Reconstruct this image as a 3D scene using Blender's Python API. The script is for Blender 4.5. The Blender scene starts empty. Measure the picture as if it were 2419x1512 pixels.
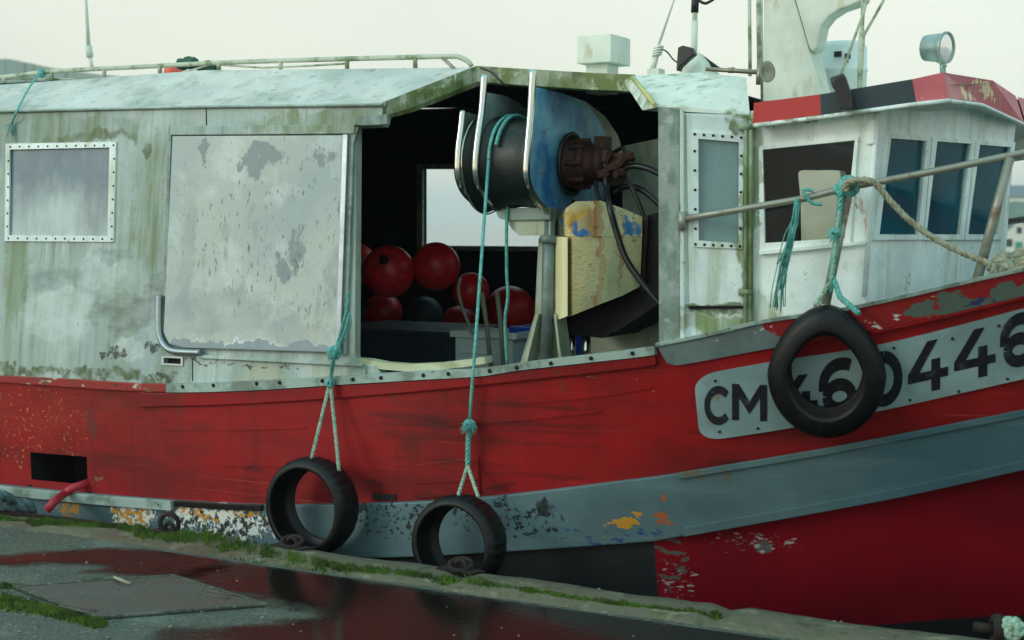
import bpy, bmesh, math, random
import numpy as np
from mathutils import Vector, Matrix, noise as mnoise
random.seed(7)
R = math.radians
sc = bpy.context.scene
COL = sc.collection
# ------------------------------------------------------------------ camera
F = 3360.0; CX = 1209.5; CY = 756.0; HOR = 530.0
CAMZ = 1.6
pitch = math.atan((CY - HOR) / F); yaw = R(28.5)
cd = bpy.data.cameras.new('camera'); cam = bpy.data.objects.new('camera', cd); COL.objects.link(cam)
cam.location = (0, 0, CAMZ); cam.rotation_euler = (math.pi / 2 - pitch, 0, yaw)
cd.lens = 50; cd.sensor_width = 36; cd.clip_start = 0.05; cd.clip_end = 9000
cd.dof.use_dof = True; cd.dof.focus_distance = 7.2; cd.dof.aperture_fstop = 2.8
sc.camera = cam
ROT = Matrix.Rotation(yaw, 3, 'Z') @ Matrix.Rotation(math.pi / 2 - pitch, 3, 'X')
CAM = Vector((0, 0, CAMZ))
# ------------------------------------------------------------------ world, sun, exposure
SUN_AZ = Vector((-0.55, -0.83, 0)).normalized(); SUN_EL = R(24)
w = bpy.data.worlds.new('World'); sc.world = w; w.use_nodes = True
nt = w.node_tree; nt.nodes.clear()
def wn(t, **k):
    n = nt.nodes.new(t)
    for a, b in k.items(): setattr(n, a, b)
    return n
wout = wn('ShaderNodeOutputWorld'); add = wn('ShaderNodeAddShader'); b1 = wn('ShaderNodeBackground'); b2 = wn('ShaderNodeBackground')
sky = wn('ShaderNodeTexSky', sky_type='NISHITA'); sky.sun_disc = False; sky.sun_elevation = SUN_EL
sky.sun_rotation = math.atan2(SUN_AZ.x, SUN_AZ.y); sky.dust_density = 1.0; sky.air_density = 1.0
b1.inputs['Strength'].default_value = 0.05
nt.links.new(sky.outputs[0], b1.inputs[0])
tc = wn('ShaderNodeTexCoord'); sep = wn('ShaderNodeSeparateXYZ'); nt.links.new(tc.outputs['Generated'], sep.inputs[0])
rmp = wn('ShaderNodeValToRGB'); cr = rmp.color_ramp
cr.elements[0].position = 0.0; cr.elements[0].color = (0.89, 0.83, 0.66, 1)
cr.elements[1].position = 1.0; cr.elements[1].color = (0.58, 1.02, 1.06, 1)
e = cr.elements.new(0.16); e.color = (0.86, 0.83, 0.65, 1)
e = cr.elements.new(0.30); e.color = (0.66, 0.76, 0.70, 1)
e = cr.elements.new(0.60); e.color = (0.54, 0.88, 0.90, 1)
nt.links.new(sep.outputs['Z'], rmp.inputs[0])
dt = wn('ShaderNodeVectorMath', operation='DOT_PRODUCT'); nt.links.new(tc.outputs['Generated'], dt.inputs[0]); dt.inputs[1].default_value = (-0.80, 0.60, 0)
m0 = wn('ShaderNodeMapRange'); nt.links.new(dt.outputs['Value'], m0.inputs[0]); m0.inputs[1].default_value = -1; m0.inputs[2].default_value = 1
mr = wn('ShaderNodeValToRGB'); nt.links.new(m0.outputs[0], mr.inputs[0]); q_ = mr.color_ramp
for p_, v_ in ((0.0, 1.10), (0.45, 1.12), (0.80, 0.72), (0.995, 1.06)):
    e = q_.elements[0] if p_ == 0 else (q_.elements[1] if p_ == 0.995 else q_.elements.new(p_)); e.position = p_; e.color = (v_, v_, v_, 1)
mx = wn('ShaderNodeVectorMath', operation='SCALE'); nt.links.new(rmp.outputs[0], mx.inputs[0]); nt.links.new(mr.outputs[0], mx.inputs['Scale'])
cn = wn('ShaderNodeTexNoise'); cn.inputs['Scale'].default_value = 2.2; cn.inputs['Detail'].default_value = 5
cm = wn('ShaderNodeMapping'); cm.inputs['Scale'].default_value = (1, 1, 3.2); nt.links.new(tc.outputs['Generated'], cm.inputs[0]); nt.links.new(cm.outputs[0], cn.inputs['Vector'])
cq = wn('ShaderNodeMapRange'); nt.links.new(cn.outputs[0], cq.inputs[0]); cq.inputs[1].default_value = .3; cq.inputs[2].default_value = .7; cq.inputs[3].default_value = .93; cq.inputs[4].default_value = 1.05
cs = wn('ShaderNodeVectorMath', operation='SCALE'); nt.links.new(mx.outputs[0], cs.inputs[0]); nt.links.new(cq.outputs[0], cs.inputs['Scale'])
nt.links.new(cs.outputs[0], b2.inputs[0]); b2.inputs['Strength'].default_value = 1.0
nt.links.new(b1.outputs[0], add.inputs[0]); nt.links.new(b2.outputs[0], add.inputs[1]); nt.links.new(add.outputs[0], wout.inputs[0])
sl = bpy.data.lights.new('sun', 'SUN'); sun = bpy.data.objects.new('sun', sl); COL.objects.link(sun)
sl.energy = 0.9; sl.angle = R(18); sl.color = (1.0, 0.96, 0.86)
sd = Vector((SUN_AZ.x * math.cos(SUN_EL), SUN_AZ.y * math.cos(SUN_EL), math.sin(SUN_EL)))
sun.rotation_euler = sd.to_track_quat('Z', 'Y').to_euler(); sun.location = (-10, 0, 12)
vs = sc.view_settings; vs.view_transform = 'Standard'; vs.look = 'None'; vs.exposure = -0.12; vs.gamma = 1
sc.render.engine = 'CYCLES'; sc.cycles.use_denoising = True; sc.cycles.max_bounces = 8; sc.cycles.volume_bounces = 1
sc.cycles.transparent_max_bounces = 16
# ------------------------------------------------------------------ rays (pixels of the 2419 x 1512 view)
def ray(px, py):
    d = ROT @ Vector(((px - CX) / F, -(py - CY) / F, -1.0)); return d
def P(px, py, y):
    d = ray(px, py); return CAM + d * (y / d.y)
def PX(px, py, x):
    d = ray(px, py); return CAM + d * (x / d.x)
def PZ(px, py, z):
    d = ray(px, py); return CAM + d * ((z - CAMZ) / d.z)
def plane(p, n): return (Vector(p), Vector(n).normalized())
def plane3(a, b, c):
    n = (b - a).cross(c - a).normalized()
    if n.y > 0: n = -n
    return (a.copy(), n)
def HP(px, py, pl, off=0.0):
    d = ray(px, py); p, n = pl; p = p + n * off
    return CAM + d * ((p - CAM).dot(n) / d.dot(n))
E = PZ(1210, 1361, 0).y
print('EDGE', E)
# ------------------------------------------------------------------ colours and materials
def lin(v): v /= 255.0; return v / 12.92 if v <= 0.04045 else ((v + 0.055) / 1.055) ** 2.4
def C(r, g, b, k=1.0): return tuple(min(0.95, lin(v) * k) for v in (r, g, b)) + (1,)
def blob(c, r):
    r = (r, r, r) if isinstance(r, (int, float)) else r
    return (Vector(c), Vector(r))
def mat(name, col, rough=0.5, metal=0.0, layers=(), bump=0.0, bscale=60.0, bstr=(1, 1, 1), obj=False, spec=0.5, mott=0.12, mscale=3.0):
    m = bpy.data.materials.new(name); m.use_nodes = True; t = m.node_tree; N = t.nodes; L = t.links
    bs = N['Principled BSDF']; bs.inputs['Metallic'].default_value = metal; bs.inputs['Specular IOR Level'].default_value = spec
    if obj: co = N.new('ShaderNodeTexCoord').outputs['Object']
    else: co = N.new('ShaderNodeNewGeometry').outputs['Position']
    def noise(scale, st, det=7, rg=0.62, dist=0.0):
        mp = N.new('ShaderNodeVectorMath'); mp.operation = 'MULTIPLY'; L.new(co, mp.inputs[0]); mp.inputs[1].default_value = st
        n = N.new('ShaderNodeTexNoise'); n.inputs['Scale'].default_value = scale; n.inputs['Detail'].default_value = det
        n.inputs['Roughness'].default_value = rg; n.inputs['Distortion'].default_value = dist
        L.new(mp.outputs[0], n.inputs['Vector']); return n.outputs['Fac']
    warp = None
    if any(len(l) > 6 and l[6] for l in layers):
        acc = co
        for s_, am in ((7.0, .16), (26.0, .07)):
            wnz = N.new('ShaderNodeTexNoise'); wnz.inputs['Scale'].default_value = s_; wnz.inputs['Detail'].default_value = 3; L.new(co, wnz.inputs['Vector'])
            sb = N.new('ShaderNodeVectorMath'); sb.operation = 'SUBTRACT'; L.new(wnz.outputs['Color'], sb.inputs[0]); sb.inputs[1].default_value = (.5, .5, .5)
            sm = N.new('ShaderNodeVectorMath'); sm.operation = 'SCALE'; L.new(sb.outputs[0], sm.inputs[0]); sm.inputs['Scale'].default_value = am
            ad = N.new('ShaderNodeVectorMath'); ad.operation = 'ADD'; L.new(acc, ad.inputs[0]); L.new(sm.outputs[0], ad.inputs[1]); acc = ad.outputs[0]
        warp = acc
    def mrange(v, a, b, c_, d):
        n = N.new('ShaderNodeMapRange'); n.clamp = True; L.new(v, n.inputs[0])
        for i, x in enumerate((a, b, c_, d)): n.inputs[i + 1].default_value = x
        return n.outputs[0]
    def mth(op, a, b):
        n = N.new('ShaderNodeMath'); n.operation = op
        for i, x in enumerate((a, b)):
            if isinstance(x, (int, float)): n.inputs[i].default_value = x
            else: L.new(x, n.inputs[i])
        return n.outputs[0]
    # mottle
    v = mrange(noise(mscale, (1, 1, 1), 9), 0.3, 0.7, 1 - mott, 1 + mott)
    sc_ = N.new('ShaderNodeVectorMath'); sc_.operation = 'SCALE'; sc_.inputs[0].default_value = col[:3]; L.new(v, sc_.inputs['Scale'])
    cur = sc_.outputs[0]; rg = None
    for ly in layers:
        lc, s, st, lo, hi, amt = ly[:6]; regs = ly[6] if len(ly) > 6 else None; lr = ly[7] if len(ly) > 7 else None
        n = noise(s, st)
        if regs:
            best = None
            for c_, r_ in regs:
                a = N.new('ShaderNodeVectorMath'); a.operation = 'SUBTRACT'; L.new(warp, a.inputs[0]); a.inputs[1].default_value = c_
                b = N.new('ShaderNodeVectorMath'); b.operation = 'DIVIDE'; L.new(a.outputs[0], b.inputs[0]); b.inputs[1].default_value = r_
                ln = N.new('ShaderNodeVectorMath'); ln.operation = 'LENGTH'; L.new(b.outputs[0], ln.inputs[0])
                q = mrange(ln.outputs['Value'], 0.45, 1.0, 0.0, 1.0)
                best = q if best is None else mth('MINIMUM', best, q)
            n = mth('SUBTRACT', n, mth('MULTIPLY', best, 0.6))
        f = mrange(n, lo, hi, 0.0, amt)
        mxn = N.new('ShaderNodeMix'); mxn.data_type = 'RGBA'; L.new(f, mxn.inputs[0]); L.new(cur, mxn.inputs[6]); mxn.inputs[7].default_value = lc
        cur = mxn.outputs[2]
        if lr is not None:
            r2 = N.new('ShaderNodeMix'); L.new(f, r2.inputs[0])
            if rg is None: r2.inputs[2].default_value = rough
            else: L.new(rg, r2.inputs[2])
            r2.inputs[3].default_value = lr; rg = r2.outputs[0]
    L.new(cur, bs.inputs['Base Color'])
    if rg is None:
        rr = mrange(noise(9, (1, 1, 1)), 0.3, 0.7, max(0.02, rough - 0.08), min(1, rough + 0.10)); L.new(rr, bs.inputs['Roughness'])
    else: L.new(rg, bs.inputs['Roughness'])
    if bump:
        bp = N.new('ShaderNodeBump'); bp.inputs['Strength'].default_value = 1.0; bp.inputs['Distance'].default_value = bump
        L.new(noise(bscale, bstr), bp.inputs['Height']); L.new(bp.outputs[0], bs.inputs['Normal'])
    return m
def glass(name, tint, mixw=0.0, dirt=(0.6, 0.7, 0.7, 1), rough=0.03):
    m = bpy.data.materials.new(name); m.use_nodes = True; t = m.node_tree; N = t.nodes; L = t.links; N.clear()
    o = N.new('ShaderNodeOutputMaterial'); tr = N.new('ShaderNodeBsdfTransparent'); tr.inputs[0].default_value = tint
    gl = N.new('ShaderNodeBsdfGlossy'); gl.inputs['Roughness'].default_value = rough
    fr = N.new('ShaderNodeFresnel'); fr.inputs[0].default_value = 1.28
    mx = N.new('ShaderNodeMixShader'); L.new(fr.outputs[0], mx.inputs[0]); L.new(tr.outputs[0], mx.inputs[1]); L.new(gl.outputs[0], mx.inputs[2])
    df = N.new('ShaderNodeBsdfDiffuse'); df.inputs[0].default_value = dirt
    no = N.new('ShaderNodeTexNoise'); no.inputs['Scale'].default_value = 4; no.inputs['Detail'].default_value = 8
    g = N.new('ShaderNodeNewGeometry'); L.new(g.outputs['Position'], no.inputs['Vector'])
    mr_ = N.new('ShaderNodeMapRange'); L.new(no.outputs[0], mr_.inputs[0]); mr_.inputs[1].default_value = 0.35; mr_.inputs[2].default_value = 0.75
    mr_.inputs[3].default_value = mixw * 0.5; mr_.inputs[4].default_value = mixw * 1.5
    m2 = N.new('ShaderNodeMixShader'); L.new(mr_.outputs[0], m2.inputs[0]); L.new(mx.outputs[0], m2.inputs[1]); L.new(df.outputs[0], m2.inputs[2])
    L.new(m2.outputs[0], o.inputs[0]); return m
# ------------------------------------------------------------------ mesh building
WLOC = {}
def put(o, name, origin, parent=None, label=None, cat=None, group=None, kind=None):
    WLOC[o.name] = Vector(origin)
    if parent is not None:
        o.parent = parent; o.location = Vector(origin) - WLOC[parent.name]
    else: o.location = origin
    if label: o['label'] = label
    if cat: o['category'] = cat
    if group: o['group'] = group
    if kind: o['kind'] = kind
    return o
def empty(name, loc, label, cat, group=None, parent=None):
    o = bpy.data.objects.new(name, None); o.empty_display_size = 0.2; COL.objects.link(o)
    return put(o, name, loc, parent, label, cat, group)
class MB:
    def __init__(s): s.v = []; s.f = []; s.mi = []; s.sm = []
    def add(s, vs, fs, mi=0, sm=False):
        b = len(s.v); s.v += [Vector(v) for v in vs]
        for f in fs: s.f.append([b + i for i in f]); s.mi.append(mi); s.sm.append(sm)
    def box(s, a, b, mi=0):
        x0, y0, z0 = a; x1, y1, z1 = b
        s.add([(x0, y0, z0), (x1, y0, z0), (x1, y1, z0), (x0, y1, z0), (x0, y0, z1), (x1, y0, z1), (x1, y1, z1), (x0, y1, z1)],
              [(0, 1, 2, 3), (4, 5, 6, 7), (0, 1, 5, 4), (1, 2, 6, 5), (2, 3, 7, 6), (3, 0, 4, 7)], mi)
    def prism(s, pts, vec, mi=0, sm=False):
        n = len(pts); vec = Vector(vec); pts = [Vector(p) for p in pts]
        s.add(pts + [p + vec for p in pts], [tuple(range(n)), tuple(range(2 * n - 1, n - 1, -1))] , mi)
        b = len(s.v) - 2 * n
        for i in range(n):
            j = (i + 1) % n; s.f.append([b + i, b + j, b + n + j, b + n + i]); s.mi.append(mi); s.sm.append(sm)
    def tube(s, path, r, seg=8, mi=0, cap=True, closed=False, sm=True):
        path = [Vector(p) for p in path]; n = len(path); rs = r if isinstance(r, (list, tuple)) else [r] * n
        up = None; rings = []
        for i, p in enumerate(path):
            if closed: t = path[(i + 1) % n] - path[i - 1]
            else: t = path[min(i + 1, n - 1)] - path[max(i - 1, 0)]
            if t.length < 1e-9: t = Vector((0, 0, 1))
            t.normalize()
            if up is None:
                up = Vector((0, 0, 1)) if abs(t.z) < 0.9 else Vector((1, 0, 0))
            u = up - t * up.dot(t)
            if u.length < 1e-6: u = t.orthogonal()
            u.normalize(); vv = t.cross(u); up = u
            rings.append([p + (u * math.cos(a) + vv * math.sin(a)) * rs[i] for a in [2 * math.pi * k / seg for k in range(seg)]])
        vs = [q for rg in rings for q in rg]; fs = []
        m = n if closed else n - 1
        for i in range(m):
            j = (i + 1) % n
            for k in range(seg):
                l = (k + 1) % seg; fs.append((i * seg + k, i * seg + l, j * seg + l, j * seg + k))
        s.add(vs, fs, mi, sm)
        if cap and not closed:
            b = len(s.v) - n * seg
            s.f.append([b + k for k in range(seg)]); s.mi.append(mi); s.sm.append(False)
            s.f.append([b + (n - 1) * seg + k for k in range(seg)]); s.mi.append(mi); s.sm.append(False)
    def rope(s, path, r, pitch=0.07, strands=3, mi=0):
        pts = dens(path, 0.012 if r < 0.02 else 0.02); ln = 0; up = None; cs = [[] for _ in range(strands)]
        for i, p in enumerate(pts):
            t = (pts[min(i + 1, len(pts) - 1)] - pts[max(i - 1, 0)]).normalized()
            if i: ln += (p - pts[i - 1]).length
            if up is None: up = t.orthogonal()
            u = (up - t * up.dot(t)).normalized(); up = u; v = t.cross(u)
            for k in range(strands):
                a = 2 * math.pi * (ln / pitch + k / strands); cs[k].append(p + (u * math.cos(a) + v * math.sin(a)) * r * 0.52)
        for c in cs: s.tube(c, r * 0.58, 5, mi)
    def lathe(s, c, ax, prof, seg=32, mi=0, sm=True, close=False):
        c = Vector(c); ax = Vector(ax).normalized(); u = ax.orthogonal().normalized(); v = ax.cross(u); vs = []
        for h, r in prof:
            for k in range(seg):
                a = 2 * math.pi * k / seg; vs.append(c + ax * h + (u * math.cos(a) + v * math.sin(a)) * r)
        fs = []; n = len(prof)
        for i in range(n if close else n - 1):
            j = (i + 1) % n
            for k in range(seg):
                l = (k + 1) % seg; fs.append((i * seg + k, i * seg + l, j * seg + l, j * seg + k))
        s.add(vs, fs, mi, sm)
    def sphere(s, c, r, mi=0, seg=24, rings=14):
        prof = [(-math.cos(math.pi * i / rings) * r, max(1e-4, math.sin(math.pi * i / rings) * r)) for i in range(rings + 1)]
        s.lathe(c, (0, 0, 1), prof, seg, mi)
    def build(s, name, mats, parent=None, bevel=0.0, label=None, cat=None, group=None, kind=None, origin=None, weld=True, base=False):
        if not isinstance(mats, (list, tuple)): mats = [mats]
        bm = bmesh.new(); vs = [bm.verts.new(v) for v in s.v]
        for f, mi, sm in zip(s.f, s.mi, s.sm):
            try: fc = bm.faces.new([vs[i] for i in f])
            except ValueError: continue
            fc.material_index = mi; fc.smooth = sm
        if weld: bmesh.ops.remove_doubles(bm, verts=bm.verts, dist=1e-5)
        bmesh.ops.recalc_face_normals(bm, faces=bm.faces)
        if bevel:
            ed = [e for e in bm.edges if len(e.link_faces) == 2 and e.calc_face_angle(0) > R(35) and not all(f.smooth for f in e.link_faces)]
            if ed: bmesh.ops.bevel(bm, geom=ed, offset=bevel, segments=2, affect='EDGES', profile=0.6)
        xs = [v.co for v in bm.verts]
        lo = Vector([min(p[i] for p in xs) for i in range(3)]); hi = Vector([max(p[i] for p in xs) for i in range(3)])
        o3 = Vector(origin) if origin is not None else Vector(((lo.x + hi.x) / 2, (lo.y + hi.y) / 2, lo.z))
        for v in bm.verts: v.co -= o3
        me = bpy.data.meshes.new(name); bm.to_mesh(me); bm.free()
        for m in mats: me.materials.append(m)
        o = bpy.data.objects.new(name, me); COL.objects.link(o)
        return put(o, name, o3, parent, label, cat, group, kind)
def catmull(tab, n=8):
    out = []
    for i in range(len(tab) - 1):
        p0 = tab[max(i - 1, 0)]; p1 = tab[i]; p2 = tab[i + 1]; p3 = tab[min(i + 2, len(tab) - 1)]
        for k in range(n):
            t = k / n
            out.append([0.5 * (2 * b + (c - a) * t + (2 * a - 5 * b + 4 * c - d) * t * t + (3 * b - a - 3 * c + d) * t ** 3) for a, b, c, d in zip(p0, p1, p2, p3)])
    out.append(list(tab[-1])); return out
def smooth(path, n=6): return [Vector(p) for p in catmull([tuple(p) for p in path], n)]
def dens(path, step):
    path = [Vector(p) for p in path]; out = [path[0]]
    for a, b in zip(path, path[1:]):
        k = max(1, int((b - a).length / step)); out += [a.lerp(b, (i + 1) / k) for i in range(k)]
    return out
def patch(mb, outer, holes, nrm, thick, mi=0):
    """a flat sheet with openings: outer and holes are world points, pushed back by thick along -nrm"""
    bm = bmesh.new(); es = []
    for lp in [outer] + list(holes):
        vs = [bm.verts.new(p) for p in lp]
        es += [bm.edges.new((vs[i], vs[(i + 1) % len(vs)])) for i in range(len(vs))]
    bmesh.ops.triangle_fill(bm, edges=es, use_beauty=True, use_dissolve=False, normal=nrm)
    bm.verts.ensure_lookup_table(); bm.verts.index_update()
    V = [v.co.copy() for v in bm.verts]; n = len(V); fs = [[v.index for v in f.verts] for f in bm.faces]
    be = [(e.verts[0].index, e.verts[1].index) for e in bm.edges if len(e.link_faces) == 1]
    bm.free(); back = [v - Vector(nrm) * thick for v in V]
    mb.add(V + back, fs + [[i + n for i in reversed(f)] for f in fs] + [(a, b, b + n, a + n) for a, b in be], mi)
# ------------------------------------------------------------------ hull surface
Y0 = E + 0.30
YC = Y0 + 1.88
def S(X):
    return Y0 if X < -3.6 else Y0 + 1.88 * ((X + 3.6) / 5.6) ** 2.3
def FL(X): return 0.03 + 0.46 * max(0.0, min(1.0, (X + 3.9) / 2.6)) ** 1.2
def g(X, Z):
    y = S(X) + FL(X) * (1.3 - Z) + 0.35 * max(0.0, -0.45 - Z) ** 1.6
    return min(y, YC - 0.015)
def H(px, py, off=0.0):
    d = ray(px, py); y = Y0
    for _ in range(40):
        p = CAM + d * (y / d.y); y = 0.5 * y + 0.5 * (g(p.x, p.z) - off)
    return CAM + d * (y / d.y)
class Curve:
    def __init__(s, tab, hit=H):
        pts = [hit(a, b) for a, b in catmull(tab, 8)]
        s.x = [p.x for p in pts]; s.z = [p.z for p in pts]
        def slope(i, j): return (s.z[j] - s.z[i]) / (s.x[j] - s.x[i])
        s.s0 = slope(0, 8) * 0.6; s.s1 = slope(-9, -1)
    def __call__(s, X):
        if X < s.x[0]: return s.z[0] + (X - s.x[0]) * s.s0
        if X > s.x[-1]: return s.z[-1] + (X - s.x[-1]) * s.s1
        return float(np.interp(X, s.x, s.z))
c0 = Curve([(-60, 884), (0, 886), (150, 893), (330, 904), (420, 905), (576, 900), (819, 887), (1000, 876), (1139, 869), (1240, 855), (1400, 836), (1545, 817), (1700, 786), (1803, 761), (2023, 727), (2304, 663), (2419, 638)])
c1 = Curve([(-60, 900), (0, 902), (335, 924), (576, 922), (819, 907), (1000, 896), (1139, 888), (1240, 873), (1400, 855), (1553, 837), (1700, 806), (2419, 660)])
c2 = Curve([(300, 962), (500, 957), (700, 947), (1000, 924), (1240, 899), (1500, 870), (1553, 862), (1700, 830)])
c3 = Curve([(-60, 1138), (0, 1143), (200, 1163), (420, 1180), (620, 1190), (870, 1187), (1150, 1172), (1500, 1130), (1620, 1114), (2000, 1050), (2419, 968)])
c4 = Curve([(-60, 1262), (0, 1268), (420, 1298), (870, 1314), (1200, 1300), (1550, 1275), (1610, 1264), (2100, 1175), (2419, 1105)])
c5 = Curve([(1200, 1560), (1600, 1530), (2100, 1474), (2419, 1453)]); c5.s0 = 0.02
cb = Curve([(1553, 858), (1600, 863), (1803, 826), (2091, 775), (2419, 699)])
XS, XB = -9.6, 1.98
def hx(px, py): return H(px, py).x
X_BL = hx(1549, 1330)
sx0, sx1 = hx(73, 1110), hx(206, 1110)
def hull_mesh(mb, mirror=False):
    st = sorted(set([XS + 0.0] + list(np.linspace(XS, XB, 60)) + [X_BL, sx0, sx1]))
    tr = [0, 0.2, 0.45, 0.683, 0.93, 1.0]
    rows = []
    for X in st:
        a, b, c, d = c0(X), c3(X), c4(X), c5(X)
        zs = [a + (b - a) * t for t in tr] + [(b + c) / 2, c] + [c + (d - c) * t for t in (0.33, 0.66, 1)] + [-1.0, -1.6, -2.3]
        rows.append([Vector((X, g(X, z), z)) for z in zs])
    nz = len(rows[0])
    if mirror: rows = [[Vector((p.x, 2 * YC - p.y, p.z)) for p in r] for r in rows]
    vs = [p for r in rows for p in r]
    for i in range(len(st) - 1):
        for k in range(nz - 1):
            if not mirror and k == 3 and st[i] >= sx0 - 1e-6 and st[i + 1] <= sx1 + 1e-6: continue
            mi = 0
            if k >= 7: mi = 1 if (st[i + 1] <= X_BL + 1e-6 or k >= 10) else 2
            q = [rows[i][k], rows[i + 1][k], rows[i + 1][k + 1], rows[i][k + 1]]
            mb.add(q, [(0, 1, 2, 3)], mi, True)
    # transom
    a = rows[0]
    for k in range(nz - 1):
        m0 = Vector((XS, YC, a[k].z)); m1 = Vector((XS, YC, a[k + 1].z))
        mb.add([a[k], m0, m1, a[k + 1]], [(0, 1, 2, 3)], 0)
def strip(mb, zt, zb, X0, X1, d0, d1, n=40, nr=2, mi=0, surf=g):
    if callable(zt) is False: raise ValueError
    Xs = np.linspace(X0, X1, n); prev = None
    for X in Xs:
        a, b = zt(X), zb(X)
        zz = [a + (b - a) * k / nr for k in range(nr + 1)]
        ring = [Vector((X, surf(X, z) - d1, z)) for z in zz] + [Vector((X, surf(X, z) - d0, z)) for z in reversed(zz)]
        if prev:
            m = len(ring)
            for k in range(m):
                l = (k + 1) % m; mb.add([prev[k], prev[l], ring[l], ring[k]], [(0, 1, 2, 3)], mi, False)
        else: mb.add(ring, [tuple(range(len(ring)))], mi)
        prev = ring
    mb.add(prev, [tuple(range(len(prev)))], mi)
def hp(px, py): return H(px, py)
# ------------------------------------------------------------------ materials
green = C(96, 112, 52, 1.0); grime = C(70, 72, 62)
M = {}
K = 1.25
M['red'] = mat('hull_red_paint', C(146, 20, 24, 1.0), 0.50, spec=0.28, layers=[
    (C(92, 24, 24), 1.5, (1, 1, 2), 0.42, 0.62, 0.75),
    (C(150, 44, 30), 3, (1, 1, 1), 0.46, 0.66, 0.6, [blob(hp(100, 1000), (1.6, 1, .6))]),
    (C(156, 20, 30, 1.0), 2.2, (0.25, 1, 3), 0.52, 0.64, 0.5),
    (C(66, 32, 28), 3.0, (1, 1, 1.5), 0.56, 0.66, 0.55, [blob(hp(1300, 960), (1.6, 1, .35)), blob(hp(1000, 1020), (.6, 1, .3)), blob(hp(1380, 895), (.7, 1, .1)), blob(hp(400, 1000), (.8, 1, .25))]),
    (C(52, 24, 22), 2.0, (0.15, 1, 6), 0.50, 0.58, 0.5, [blob(hp(1200, 1040), (1.5, 1, .4)), blob(hp(1900, 1040), (1.2, 1, .3))]),
    (C(214, 150, 84), 46, (1, 1, 1), 0.61, 0.65, 0.6, [blob(hp(40, 1000), (1.3, 1, .6))], 0.8),
    (C(150, 165, 160), 30, (0.3, 1, 1.4), 0.72, 0.76, 0.8, [blob(hp(150, 900), (1.3, 1, .08)), blob(hp(1540, 1350), (.3, 1, .3)), blob(hp(1700, 860), (.6, 1, .12))], 0.8),
    (C(96, 20, 24), 5, (2.6, 1, .10), 0.54, 0.70, 0.45),
    (C(40, 22, 24), 14, (.5, 1, 2), 0.42, 0.60, 0.6, [blob(hp(880, 1150), (.16, 1, .10)), blob(hp(600, 1120), (.10, 1, .12)), blob(hp(1020, 1170), (.14, 1, .04)), blob(hp(1180, 1150), (.12, 1, .05)), blob(hp(1900, 1020), (.3, 1, .05))]),
    (C(84, 60, 44), 10, (2.4, 1, .14), 0.40, 0.62, 0.6, [blob(hp(440, 960), (.05, 1, .22)), blob(hp(930, 930), (.03, 1, .2)), blob(hp(1330, 920), (.03, 1, .22)), blob(hp(215, 1000), (.05, 1, .2))]),
    (C(190, 170, 160), 40, (.5, 1, 1.4), 0.66, 0.69, 0.6, [blob(hp(1500, 900), (.8, 1, .10)), blob(hp(500, 950), (.8, 1, .06)), blob(hp(1700, 870), (.5, 1, .06))]),
    (C(190, 80, 70), 5, (0.12, 1, 26), 0.63, 0.66, 0.45),
    (C(120, 110, 80), 16, (1, 1, 1), 0.55, 0.62, 0.7, [blob(hp(225, 1125), (.14, 1, .12))]),
], bump=0.007, bscale=3.0, mott=0.14)
M['red2'] = mat('lower_red_paint', C(118, 8, 24, 1.0), 0.5, spec=0.28, layers=[
    (C(84, 10, 20), 1.1, (1, 1, 1), 0.45, 0.62, 0.7),
    (C(74, 88, 84), 24, (0.5, 1, 1.4), 0.50, 0.55, 0.9, [blob(hp(1590, 1330), (.16, .6, .28)), blob(hp(1800, 1288), (.3, .6, .09))], 0.8),
    (C(176, 170, 166), 34, (0.5, 1, 1.6), 0.56, 0.60, 0.8, [blob(hp(1780, 1280), (.4, .6, .12)), blob(hp(1600, 1380), (.2, .6, .2))], 0.8),
], bump=0.005, bscale=3)
M['black'] = mat('bottom_black_paint', C(22, 26, 30), 0.6, layers=[(C(30, 45, 90), 4, (1, 1, 1), 0.52, 0.6, 0.7, [blob(H(1552, 1340), (.05, .5, .5))])])
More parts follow.
